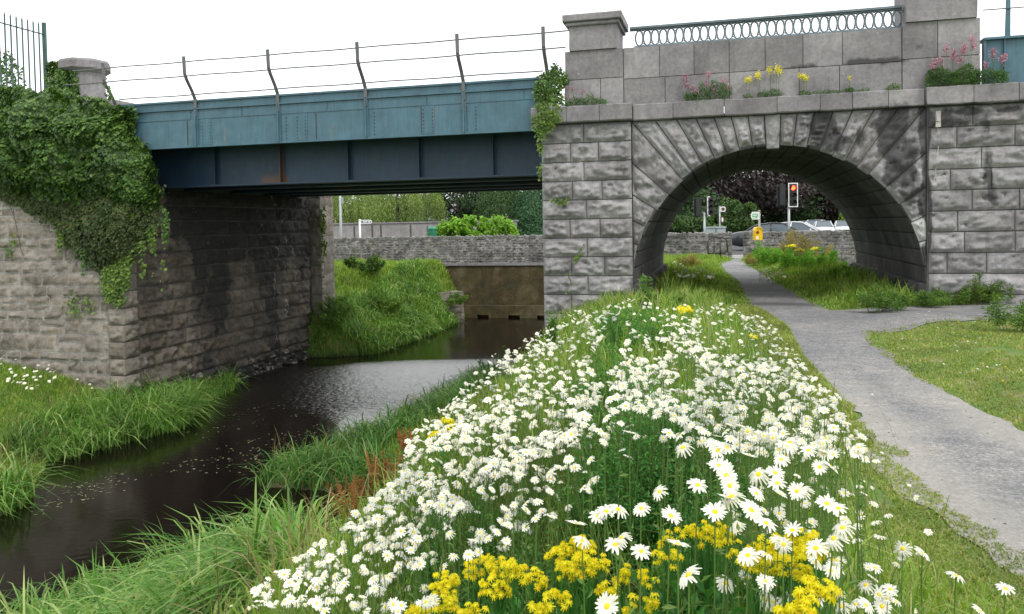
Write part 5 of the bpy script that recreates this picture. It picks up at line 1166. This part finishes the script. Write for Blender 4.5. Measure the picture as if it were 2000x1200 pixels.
ragwort(ryc[19:23]+[ryc[25]],'loose yellow ragwort clusters between the two broad foreground masses',.56,.008)
ragwort(ryc[23:25],'two small yellow ragwort heads left of the largest yellow mass',.58,.008)
ragwort(ryc[26:29],'yellow ragwort forming the upper left foreground heads',.6,.008)
ragwort(ryc[29:32]+[ryc[35]],'leftmost foreground yellow ragwort, stacked in a vertical run',.6,.008)
ragwort(ryc[32:35]+ryc[36:38],'low yellow ragwort at the bottom edge left of centre',.58,.008)
ragwort(far[0:1],'isolated yellow ragwort on the crest of the bank below the arch opening',.62,.018,1,'yellow ragwort further up the bank')
ragwort(far[1:2],'flat yellow ragwort head beside the path at the top of the daisy patch',.5,.018,1,'yellow ragwort further up the bank')
ragwort(far[2:5],'pale yellow ragwort on the river side above the rusty dock plants',.5,.016,1,'yellow ragwort further up the bank')
ragwort([(1545,478,9),(1562,486,8)],'yellow ragwort in the weeds right of the trail sign beyond the arch',.7,.05,2,'yellow ragwort beyond the arch')
ragwort([(1592,484,7)],'yellow ragwort against the road wall at the right of the weeds beyond the arch',.7,.05,2,'yellow ragwort beyond the arch')
# ------------------------------------------------------------ feathery bushes, weeds, docks
def feather(name,label,px,py,hh,r,n,cat='plant',lm=FERN,ls=.016,cyl=1.,base0=False):
    P=march(px,py,hh*.6 if not base0 else 0.); 
    if P is None: print('miss',label); return
    base=np.array((P[0],P[1],float(gz(P[0],P[1])))); t=thing(name,label,cat,base); st=MB(); lf_=MB()
    ns=max(5,int(n/170))
    for i in range(ns):
        a=R.uniform(0,6.28); rr=r*math.sqrt(R.uniform(0,1)); top=base+np.array((math.cos(a)*rr,math.sin(a)*rr*cyl,hh*(1-.45*(rr/r)**2)*R.uniform(.55,1.1)))
        b0=base+np.array((math.cos(a)*rr*.5,math.sin(a)*rr*.5,-.02)); st.tube([b0,(b0+top)/2+R.normal(0,.01,3),top],[.004,.003,.0015],4)
        m_=int(n/ns); tt=R.uniform(.25,1,m_); C=b0+(top-b0)*tt[:,None]; out=unit(np.stack([R.normal(size=m_),R.normal(size=m_),.5+0*tt],1)); C=C+out*(R.uniform(0,.09,m_)*(1.2-tt*.7)*min(1.6,r/.25))[:,None]
        leaves(lf_,C,R.normal(size=(m_,3))+np.array((0,0,.9)),ls*R.uniform(.6,1.4,m_),.35,dirn=out)
    st.build('stems',STM,t); lf_.build('foliage',lm,t); return t
feather('tansy_bush','leafy green feathery bush without flowers at the centre of the bank',1270,925,.68,.3,26000)
feather('feathery_plant','feathery green plant joining the right side of the central leafy bush',1370,935,.6,.22,12000)
feather('feathery_plant','feathery green plant on the left below the river-side daisies',900,1060,.5,.22,9000)
feather('feathery_plant','grey-green feathery plant among the bottom right ragwort heads',1400,1120,.5,.16,8000)
feather('feathery_plant','feathery green plant under the yellow ragwort at the bottom centre',1010,1160,.45,.2,8000)
feather('feathery_plant','low feathery green plant among the daisies right of the stone pier',1190,760,.5,.25,5000,ls=.024)
feather('feathery_plant','low bright green plant on the bank crest beside the path-side daisies',1230,640,.5,.4,5000,ls=.03)
WEED=leafm('weed_leaf',[(.07,.15,.03),(.12,.24,.05),(.2,.3,.08)],.35,.5,cs=3)
feather('leafy_weed','tall leafy green weed at the water edge beside the far daisies',942,715,.6,.12,500,lm=WEED,ls=.06)
feather('leafy_weed','upright pale weed on the bank top left of the pier foot',985,690,.75,.06,260,lm=WEED,ls=.05)
feather('leafy_weed','pale green thistle-like weed standing against the pier foot',1082,640,.8,.07,400,lm=WEED,ls=.07)
feather('leafy_weed','young leafy weed at the right edge of the reeds in the foreground',560,1080,.5,.14,700,lm=WEED,ls=.05)
feather('leafy_weed','broad leafy weed patch inside the left foot of the arch',1285,622,.55,.3,900,lm=WEED,ls=.06,base0=True)
for i,(a_,b_,h_,r_) in enumerate(((1715,612,.5,.35),(1750,610,.38,.3),(1800,600,.3,.45),(1858,598,.35,.4),(1915,596,.5,.35),(1950,596,.6,.3),(1990,650,.55,.4))):
    feather('leafy_weed',['bushy green weed at the right foot of the arch opening','low weed right beside the bushy one at the right arch foot','low trailing weed at the foot of the wall right of the junction box','small weed at the wall foot midway to the right edge','taller yellowing weed by the wall near the right edge','tallest yellowing weed by the wall close to the right edge','tall weed at the right edge of the lawn'][i],a_,b_,h_,r_,int(1400*r_/.35),lm=WEED if i<4 or i==6 else IVYY,ls=.05,base0=True)
SEED=leafm('seed_head_leaf',[(.2,.24,.07),(.34,.27,.12),(.42,.3,.18)],.4)
WB=leafm('bright_weed_leaf',[(.12,.32,.04),(.2,.44,.06),(.3,.5,.1)],.4,cs=2)
feather('weed_clump','tall mixed green weeds around the trail sign post beyond the arch',1498,524,.95,.5,3000,lm=WB,ls=.09,base0=True)
feather('weed_clump','tall brownish seeding weeds against the road wall beyond the arch',1572,520,1.3,.95,5200,lm=SEED,ls=.07,base0=True)
feather('weed_clump','rusty low weeds at the foot of the trail sign post',1468,520,.45,.35,900,lm=SEED,ls=.07,base0=True)
feather('weed_clump','bright green weeds in front of the brownish seeding weeds',1550,532,.75,.7,2600,lm=WB,ls=.08,base0=True)
feather('weed_clump','yellow-green weeds right of the brownish seeding weeds',1610,535,.7,.7,2200,lm=WB,ls=.08,base0=True)
feather('weed_clump','green weeds at the right, against the inner jamb beyond the arch',1665,552,.5,.6,1800,lm=WB,ls=.08,base0=True)
feather('weed_clump','grassy weeds at the left jamb beyond the arch',1345,528,.75,.5,1500,lm=SEED,ls=.07,base0=True)
feather('weed_clump','dark nettle clump at the top of the bank beneath the river wall',710,515,.8,.9,3000,lm=IVY,ls=.12)
feather('weed_clump','green bushy weeds on the grassy point under the girder',640,600,.9,1.3,4000,lm=WEED,ls=.1)
feather('weed_clump','yellow-tinted weeds in the middle of the grassy point',740,590,.6,1.1,4000,lm=IVYY,ls=.09)
feather('weed_clump','trailing dark weeds over the end of the low river wall',872,600,.75,1.1,4500,lm=IVYY,ls=.09,base0=True)
feather('leafy_weed','pale spiky leaf rosette at the left water edge',118,845,.5,.12,120,lm=IVYY,ls=.14)
def dock(px,py,h,label,spread=.07):
    P=march(px,py,.02,16)
    if P is None: print('dock miss',px,py); return
    h=h*1.0/FPX*np.linalg.norm(P-EYE)/1.25; spread=.022*np.linalg.norm(P-EYE)*.62
    t=thing('dock_plant',label,'plant',P,'rust-red dock plants'); st=MB(); sd=MB()
    h*=1.25
    for i in range(9):
        a=R.uniform(0,6.28); top=P+np.array((math.cos(a)*spread*R.uniform(.3,1.6),math.sin(a)*spread,h*R.uniform(.75,1.05))); st.tube([P-np.array((0,0,.03)),(P+top)/2+R.normal(0,.008,3),top],[.004,.003,.0015],4)
        m_=160; tt=R.uniform(.3,1,m_)**.8; C=P+(top-P)*tt[:,None]+R.normal(0,spread*.11,(m_,3))*(1.3-tt)[:,None]; leaves(sd,C,R.normal(size=(m_,3)),spread*.13*R.uniform(.6,1.4,m_),.7)
    m_=8; C=P+R.normal(0,.04,(m_,3))*np.array((1,1,0)); leaves(st,C,R.normal(size=(m_,3))*.3+np.array((0,-.5,1)),.16,.25); st.build('stem',STM,t); sd.build('seed_spikes',DOCK,t)
dock(668,1085,140,'tallest rust-red dock plant, the left one of the lower pair'); dock(690,1075,125,'rust-red dock plant right of the tallest lower one'); dock(715,1040,110,'middle rust-red dock plant of the row by the reeds')
dock(742,1000,110,'upper rust-red dock plant by the left edge of the daisies'); dock(760,985,90,'short rust-red dock plant touching the daisies'); dock(795,900,60,'small rusty dock plant furthest up the bank edge')
dock(985,705,45,'small isolated rust-red dock spike at the far water edge')
# a few tall grass stalks leaning over the path
def stalks(pts,label):
    mb=MB(); P0=None
    for a,b,h,lx in pts:
        P=march(a,b,.0); 
        if P is None: continue
        if P0 is None: P0=P
        top=P+np.array((lx,R.normal(0,.03),h)); mb.tube([P,(P+top)/2+np.array((lx*.1,0,.01)),top],[.0025,.002,.001],4); m_=40; tt=R.uniform(.7,1,m_); leaves(mb,P+(top-P)*tt[:,None],R.normal(size=(m_,3)),.012,.3)
    t=tag(mb.build('grass_stalks',GRSD),label,'grass',kind='stuff')
stalks([(1700,1190,.45,.05),(1720,1180,.5,.03),(1790,1170,.4,.1),(1600,860,.5,.04),(1615,850,.4,.06),(1690,1000,.35,.05)],'thin brown seeding grass stalks leaning over the path edge')
# ------------------------------------------------------------ floating leaves on the river
P=[]
for poly,n in(([(60,960),(330,900),(560,840),(700,800),(760,790),(640,960),(500,930),(330,920),(100,990)],430),([(500,1000),(640,960),(660,1010),(560,1050),(500,1040)],150),([(40,980),(200,930),(260,960),(60,1010)],70),([(300,850),(600,760),(640,800),(420,860)],80),([(1000,640),(1060,650),(1040,680)],12)):
    for a,b in samp(poly,n):
        q=gp(a,b,WZ+.004); P.append(q)
P=np.array(P); P=P[fbm(P*.9,3,5)>.38]; P=P[~onland(P[:,0],P[:,1],.15)]
mb=MB(); n=len(P); leaves(mb,P,np.tile((0,0,1.),(n,1))+R.normal(0,.03,(n,3)),R.uniform(.02,.085,n),.45,fold=.02)
tag(mb.build('floating_leaves',leafm('floating_leaf',[(.14,.16,.07),(.24,.25,.14),(.35,.35,.26)],.1,.5)),'pale floating pondweed leaves and specks on the dark river water','leaves',kind='stuff')
# ------------------------------------------------------------ ivy
def ivy(name,label,poly,n,w0,bul,ls,lm,wbase=0.,seed=1,stems=10,cat='ivy',zsag=True,back=None):
    c0=np.array(poly,float).mean(0); uc,zc=FU(c0[0],c0[1],wbase); t=thing(name,label,cat,F(uc,zc,wbase))
    S=samp(poly,n); A=np.array([FU(a,b,wbase) for a,b in S[:]]) if n<4000 else None
    if A is None:
        d=CR*((S[:,0:1]-1000)/FPX)+CU*((490-S[:,1:2])/FPX)+_fw; o=O+wbase*N; tt=(o@N)/(d@N); Q=EYE+d*tt[:,None]; A=np.stack([(Q-o)@D,Q[:,2]],1)
    q=np.stack([A[:,0]*1.3,A[:,1]*1.5,0*A[:,0]],1); th_=fbm(q,4,seed); 
    edge=np.ones(len(A))
    pp=np.array(poly,float); seg=np.roll(pp,-1,0)-pp
    dd=np.full(len(S),1e9)
    for p_,s_ in zip(pp,seg):
        k=np.clip(((S-p_)@s_)/(s_@s_+1e-9),0,1); dd=np.minimum(dd,np.linalg.norm(S-p_-k[:,None]*s_,axis=1))
    keep=R.random(len(S))<ss(-8,22,dd+(fbm(np.stack([S[:,0]/22,S[:,1]/22,0*dd],1),3,seed+5)-.5)*50); A,th_,dd=A[keep],th_[keep],dd[keep]
    thick=w0+bul*np.clip((th_-.25)*2,0,1)*ss(0,60,dd); n2=len(A)
    w=wbase+thick*(1-.35*R.random(n2)**2); P=F(A[:,0],A[:,1],w)
    # bulge normals: lumps catch light on their upper sides
    e=.12; q=np.stack([A[:,0]*1.3,A[:,1]*1.5,0*A[:,0]],1)
    gu=(fbm(q+np.array((e*1.3,0,0)),4,seed)-th_[:])/e*bul*2; gz_=(fbm(q+np.array((0,e*1.5,0)),4,seed)-th_)/e*bul*2
    Nn=N[None]*1.-gu[:,None]*D*.9+np.array((0,0,1.))*(.55-gz_*.9)[:,None]+R.normal(0,.33,(n2,3))
    mb=MB(); leaves(mb,P,Nn,ls*R.uniform(.55,1.3,n2),.85,dirn=np.tile((0,0,-1.),(n2,1)))
    mb.build('foliage',lm,t)
    mb=MB()
    for i in range(stems):
        j=R.integers(0,n2); k=R.integers(0,n2); a,b=A[j],A[k]
        if abs(a[0]-b[0])>1.2: b=(a[0]+R.normal(0,.2),b[1])
        m_=8; U=np.linspace(a[0],b[0],m_)+np.cumsum(R.normal(0,.03,m_)); Z_=np.linspace(a[1],b[1],m_); mb.tube(F(U,Z_,wbase+.05+0*U),.008,4)
    mb.build('stems',BARK,t)
    if back:
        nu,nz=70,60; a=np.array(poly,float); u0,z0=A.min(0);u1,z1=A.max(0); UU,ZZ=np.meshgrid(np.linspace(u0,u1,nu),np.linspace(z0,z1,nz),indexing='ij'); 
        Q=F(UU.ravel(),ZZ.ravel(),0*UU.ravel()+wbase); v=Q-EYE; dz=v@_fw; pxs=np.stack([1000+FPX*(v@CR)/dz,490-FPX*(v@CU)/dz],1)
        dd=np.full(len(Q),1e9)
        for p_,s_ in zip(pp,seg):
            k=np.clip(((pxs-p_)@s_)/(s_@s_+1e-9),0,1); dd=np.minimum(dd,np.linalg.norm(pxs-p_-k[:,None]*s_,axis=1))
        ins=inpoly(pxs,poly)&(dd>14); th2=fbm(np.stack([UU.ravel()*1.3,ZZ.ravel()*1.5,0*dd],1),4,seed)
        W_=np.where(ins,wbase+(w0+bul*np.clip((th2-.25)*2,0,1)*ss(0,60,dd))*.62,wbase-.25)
        idx=np.arange(nu-1)[:,None]*nz+np.arange(nz-1)[None]; idx=idx.ravel(); ok=ins[idx]&ins[idx+nz]&ins[idx+nz+1]&ins[idx+1]; mb=MB(); mb.add(F(UU.ravel(),ZZ.ravel(),W_),np.stack([idx,idx+nz,idx+nz+1,idx+1],1)[ok]); mb.build('inner_backing',back,t,True)
    return t
INN,_n,_b=nmat('ivy_backing_dark'); _b.inputs['Base Color'].default_value=(.02,.035,.012,1); _b.inputs['Roughness'].default_value=1  # dark backing sheet added behind the leaves so no stone shows through
TOPP=[(-60,170),(40,168),(80,175),(110,160),(160,185),(200,190),(235,200),(275,210),(280,260),(300,300),(320,340),(330,400),(300,420),(240,395),(150,400),(60,380),(-60,360)]
ivy('ivy_mass','thick dark green ivy billowing over the top of the left stone wall',TOPP,40000,.15,.7,.1,IVY,0.,3,12,back=INN)
ivy('ivy_mass','brownish thinner ivy hanging below the main mass on the left wall',[(-20,330),(80,360),(200,350),(330,360),(325,420),(300,470),(260,520),(215,540),(150,500),(100,445),(40,400),(-20,385)],17000,.1,.35,.075,leafm('ivy_dull_leaf',[(.03,.065,.018),(.055,.1,.028),(.085,.12,.04),(.11,.105,.05)],.3,.5,cs=1.2),.0,9,18,back=None)
ivy('ivy_trail','bright green ivy trail falling to a point on the abutment corner',[(205,400),(265,380),(272,440),(262,520),(250,590),(235,600),(215,600),(198,560),(205,520),(225,480)],2600,.05,.12,.085,IVYY,.1,5,4)
for k_,(a_,b_,c_,l_) in enumerate(((120,430,70,'leftmost of the thin ivy strands hanging from the ragged lower edge of the ivy'),(165,480,75,'short ivy strand hanging left of the bright falling trail'),(300,440,110,'long dark ivy strand hanging over the abutment corner stones'),(325,400,90,'ivy strand hanging beside the start of the dark girder'),(280,470,100,'ivy strand just right of the bright falling trail'))):
    ivy('ivy_trail',l_,[(a_-9,b_),(a_+9,b_),(a_+7,b_+c_*.6),(a_+2,b_+c_),(a_-5,b_+c_*.7)],330,.04,.1,.075,IVY if k_%2 else IVYY,.12,7+k_,2)
ivy('ivy_trail','small ivy sprig on the wall at the far left',[(5,460),(45,455),(50,480),(20,505),(8,490)],120,.02,.05,.08,IVYY,.05,5,2)
ivy('ivy_trail','faint ivy sprig below the ivy mass in the middle of the left wall',[(115,585),(160,560),(215,590),(200,610),(140,620)],160,.02,.05,.08,IVYY,.05,6,2)
ivy('ivy_trail','thin ivy strand on the abutment face right of the falling trail',[(312,500),(328,505),(325,580),(315,575)],90,.02,.05,.08,IVYY,.12,6,1)
ivy('ivy_climber','ivy climbing over the stone gate pillar behind the main ivy mass',[(92,118),(125,118),(150,135),(158,190),(85,190)],2600,.0,.3,.085,IVY,-.25,6,3)
ivy('ivy_climber','ragged ivy on the bars of the green iron fence',[(-20,100),(20,95),(50,140),(60,180),(-20,180)],900,.0,.2,.08,IVY,-1.,6,3)
ivy('ivy_climber','ivy wrapped round the leftmost cranked railing post',[(198,135),(206,135),(214,165),(224,195),(208,195),(200,165)],300,.0,.12,.055,IVY,.3,6,1)
ivy('ivy_mass','bushy dark ivy between the girder end and the parapet pillar',[(1048,150),(1075,135),(1082,118),(1092,125),(1112,150),(1113,165),(1100,185),(1115,205),(1080,222),(1048,200),(1042,180)],2400,.1,.35,.06,IVY,.1,8,4)
ivy('ivy_trail','yellow-green ivy spilling over the ledge of the pier and down its river edge',[(1045,205),(1070,195),(1100,205),(1102,232),(1085,248),(1068,262),(1062,300),(1058,355),(1052,355),(1050,300),(1044,262),(1036,230)],1500,.08,.14,.055,IVYY,.3,8,3)
ivy('ivy_sprig','yellowish ivy sprig growing across the fourth course of the pier',[(1072,388),(1108,380),(1112,390),(1105,402),(1078,396)],110,.02,.03,.045,IVYY,.17,8,1)
ivy('ivy_sprig','upper green ivy sprig low on the pier face',[(1130,480),(1142,475),(1140,495),(1122,515),(1118,500)],90,.02,.03,.05,IVYY,.17,8,1)
ivy('ivy_sprig','lower green ivy sprig on the pier face above the daisies',[(1106,532),(1118,528),(1112,575),(1104,572)],80,.02,.03,.05,IVYY,.17,8,1)
ivy('ivy_climber','pale climbing plant on the far pilaster beyond the abutment face',[(606,400),(636,400),(640,470),(632,560),(625,590),(618,560),(614,480)],900,.02,.1,.1,IVYY,-8.9,8,4)
# ------------------------------------------------------------ plants on the string course
def ledge(name,label,px0,px1,py,w,h,n,flowers,fm_,grp=None,lm=None,fs=.014,cat='plant'):
    u0,z0=FU(px0,py,w);u1,_=FU(px1,py,w); z0=3.91; uc=(u0+u1)/2; t=thing(name,label,cat,F(uc,z0,w),grp); lf_=MB(); st=MB(); FL_=[]; hw=(u1-u0)/2
    uu=R.uniform(-1,1,n); hh=h*(1-.5*uu**2)*(.45+.9*vn(np.stack([uu*hw*9,0*uu,0*uu],1),int(px0)))*R.uniform(0,1,n)**.8; P=F(uc+uu*hw,z0+hh*.75,w+R.normal(0,.06,n)); leaves(lf_,P,R.normal(size=(n,3))+np.array((0,-.4,.8)),.045*R.uniform(.6,1.2,n),.4)
    for px,py_ in flowers:
        u,z=FU(px,py_,w); b=F(uc+(u-uc)*.7,z0,w); T=F(u,z,w+.02); st.tube([b,(b+T)/2+N*.02,T],.004,4); m_=70; C=T+R.normal(0,1,(m_,3))*np.array((fs*1.1,fs*1.1,fs*1.6)); fl=MB(); leaves(fl,C,R.normal(size=(m_,3))+np.array((0,-.5,.5)),fs*1.15,.95); FL_.append(fl)
    for k in range(8): u=uc+R.uniform(-.8,.8)*hw; b=F(u,z0,w); st.tube([b,b+np.array((R.normal(0,.03),0,h*.5))],.004,4)
    st.build('stems',STM,t); lf_.build('foliage',lm or IVY,t); ([g_.build('flower_head',fm_,t) for g_ in FL_] if flowers else 0); return t
VG=leafm('valerian_leaf',[(.05,.11,.03),(.08,.17,.045),(.13,.24,.08)],.3,.5,cs=3)
ledge('valerian_plant','pink valerian on the ledge above the left side of the arch',1337,1430,205,.12,.42,1200,[(1339,152),(1384,146),(1340,165),(1413,160),(1422,172),(1380,165),(1395,175),(1352,172),(1360,180)],PINK,lm=VG,fs=.02)
ledge('valerian_plant','largest pink valerian clump on the ledge below the tall stone pillar',1808,1905,172,.2,.55,2600,[(1848,95),(1862,105),(1880,100),(1885,92),(1825,125),(1835,120),(1860,112),(1897,78),(1900,90),(1820,132),(1875,118)],PINK,lm=VG,fs=.022)
ledge('valerian_plant','pink valerian at the right edge in front of the teal girder end',1895,1968,172,.2,.45,1500,[(1938,100),(1940,110),(1960,112),(1955,118),(1925,130)],PINK,lm=VG,fs=.022)
ledge('valerian_plant','small pink valerian on the pier ledge beside the ivy',1100,1185,215,.2,.3,900,[(1106,172),(1118,175),(1138,180),(1105,188)],PINK,lm=VG,fs=.016)
ledge('ragwort','tallest yellow ragwort on the ledge above the keystone',1495,1530,195,.1,.25,180,[(1503,137),(1517,136),(1522,139)],RAG,lm=VG,fs=.022,cat='flower')
ledge('ragwort','yellow ragwort left of the tallest one on the ledge',1480,1500,198,.1,.15,90,[(1482,147),(1478,149)],RAG,lm=VG,fs=.02,cat='flower')
ledge('ragwort','leftmost low yellow ragwort on the ledge',1452,1470,200,.1,.1,60,[(1458,157),(1464,156)],RAG,lm=VG,fs=.017,cat='flower')
ledge('ragwort','yellow ragwort on the ledge right of the keystone',1560,1582,195,.1,.12,90,[(1563,150),(1575,153),(1570,151)],RAG,lm=VG,fs=.018,cat='flower')
ledge('ragwort','thin single-headed yellow ragwort furthest right on the ledge',1652,1668,188,.1,.12,80,[(1659,153)],RAG,lm=VG,fs=.014,cat='flower')
ledge('ledge_weed','low trailing weeds along the ledge right of the keystone',1590,1700,190,.1,.1,300,[],RAG,lm=VG)
ledge('ledge_weed','dry sprawling grass tuft on the ledge left of the pillar',1730,1760,180,.14,.16,160,[],RAG,lm=IVYY)
# ------------------------------------------------------------ stones and petals on the verge
mb=MB()
for i in range(420):
    y=R.uniform(3.,13); s=R.random()<.55; x=pathL(y)+.1+R.normal(0,.25) if s else pathR(y)-.1+R.normal(0,.25); r=R.uniform(.004,.011); P=np.array((x,y,float(gz(x,y))+.01))
    V=unit(np.array([(1,0,0),(-1,0,0),(0,1,0),(0,-1,0),(0,0,1),(0,0,-1)],float)+R.normal(0,.3,(6,3)))*r*np.array((1.3,1,.6)); mb.add(P+V,[(0,2,4),(2,1,4),(1,3,4),(3,0,4),(2,0,5),(1,2,5),(3,1,5),(0,3,5)])
tag(mb.build('loose_stones',GRAV),'small loose stones along the edges of the gravel path','stones',kind='stuff')
# ------------------------------------------------------------ camera, light
cam=bpy.data.cameras.new('camera'); co=bpy.data.objects.new('camera',cam); COL.objects.link(co); sc.camera=co
from mathutils import Matrix
M=Matrix(((CR[0],CU[0],-_fw[0],0),(CR[1],CU[1],-_fw[1],0),(CR[2],CU[2],-_fw[2],1.6),(0,0,0,1))); co.matrix_world=M
cam.sensor_width=36; cam.lens=FPX/2000*36; cam.shift_y=-110/2000; cam.clip_start=.05; cam.clip_end=3000
w=bpy.data.worlds.new('World'); sc.world=w; w.use_nodes=True; nt=w.node_tree; bg=nt.nodes['Background']
el,rot=math.radians(52),math.radians(150)
sky=nt.nodes.new('ShaderNodeTexSky'); sky.sky_type='NISHITA'; sky.sun_disc=False; sky.sun_elevation=el; sky.sun_rotation=rot
tc=nt.nodes.new('ShaderNodeTexCoord'); n=nt.nodes.new('ShaderNodeTexNoise'); n.inputs['Scale'].default_value=2.2; n.inputs['Detail'].default_value=6; n.inputs['Roughness'].default_value=.55
nt.links.new(tc.outputs['Generated'],n.inputs['Vector'])
r=nt.nodes.new('ShaderNodeValToRGB'); e=r.color_ramp.elements; e[0].position=.25; e[0].color=(12.5,12.9,13.4,1); e[1].position=.75; e[1].color=(16,16,16,1); nt.links.new(n.outputs['Fac'],r.inputs['Fac'])
mx=nt.nodes.new('ShaderNodeMix'); mx.data_type='RGBA'; mx.inputs[0].default_value=.93; nt.links.new(sky.outputs[0],mx.inputs[6]); nt.links.new(r.outputs['Color'],mx.inputs[7])
nt.links.new(mx.outputs[2],bg.inputs['Color']); bg.inputs['Strength'].default_value=.1
l=bpy.data.lights.new('sun','SUN'); l.energy=1.3; l.angle=math.radians(14); l.color=(1,.97,.92); lo=bpy.data.objects.new('sun',l); COL.objects.link(lo)
sd=Vector((math.sin(rot)*math.cos(el),math.cos(rot)*math.cos(el),math.sin(el))); lo.rotation_euler=sd.to_track_quat('Z','Y').to_euler()
sc.view_settings.view_transform='Standard'; sc.view_settings.look='None'; sc.view_settings.exposure=.28; sc.view_settings.gamma=1
sc.render.engine='CYCLES'; sc.cycles.max_bounces=6; sc.cycles.transparent_max_bounces=4
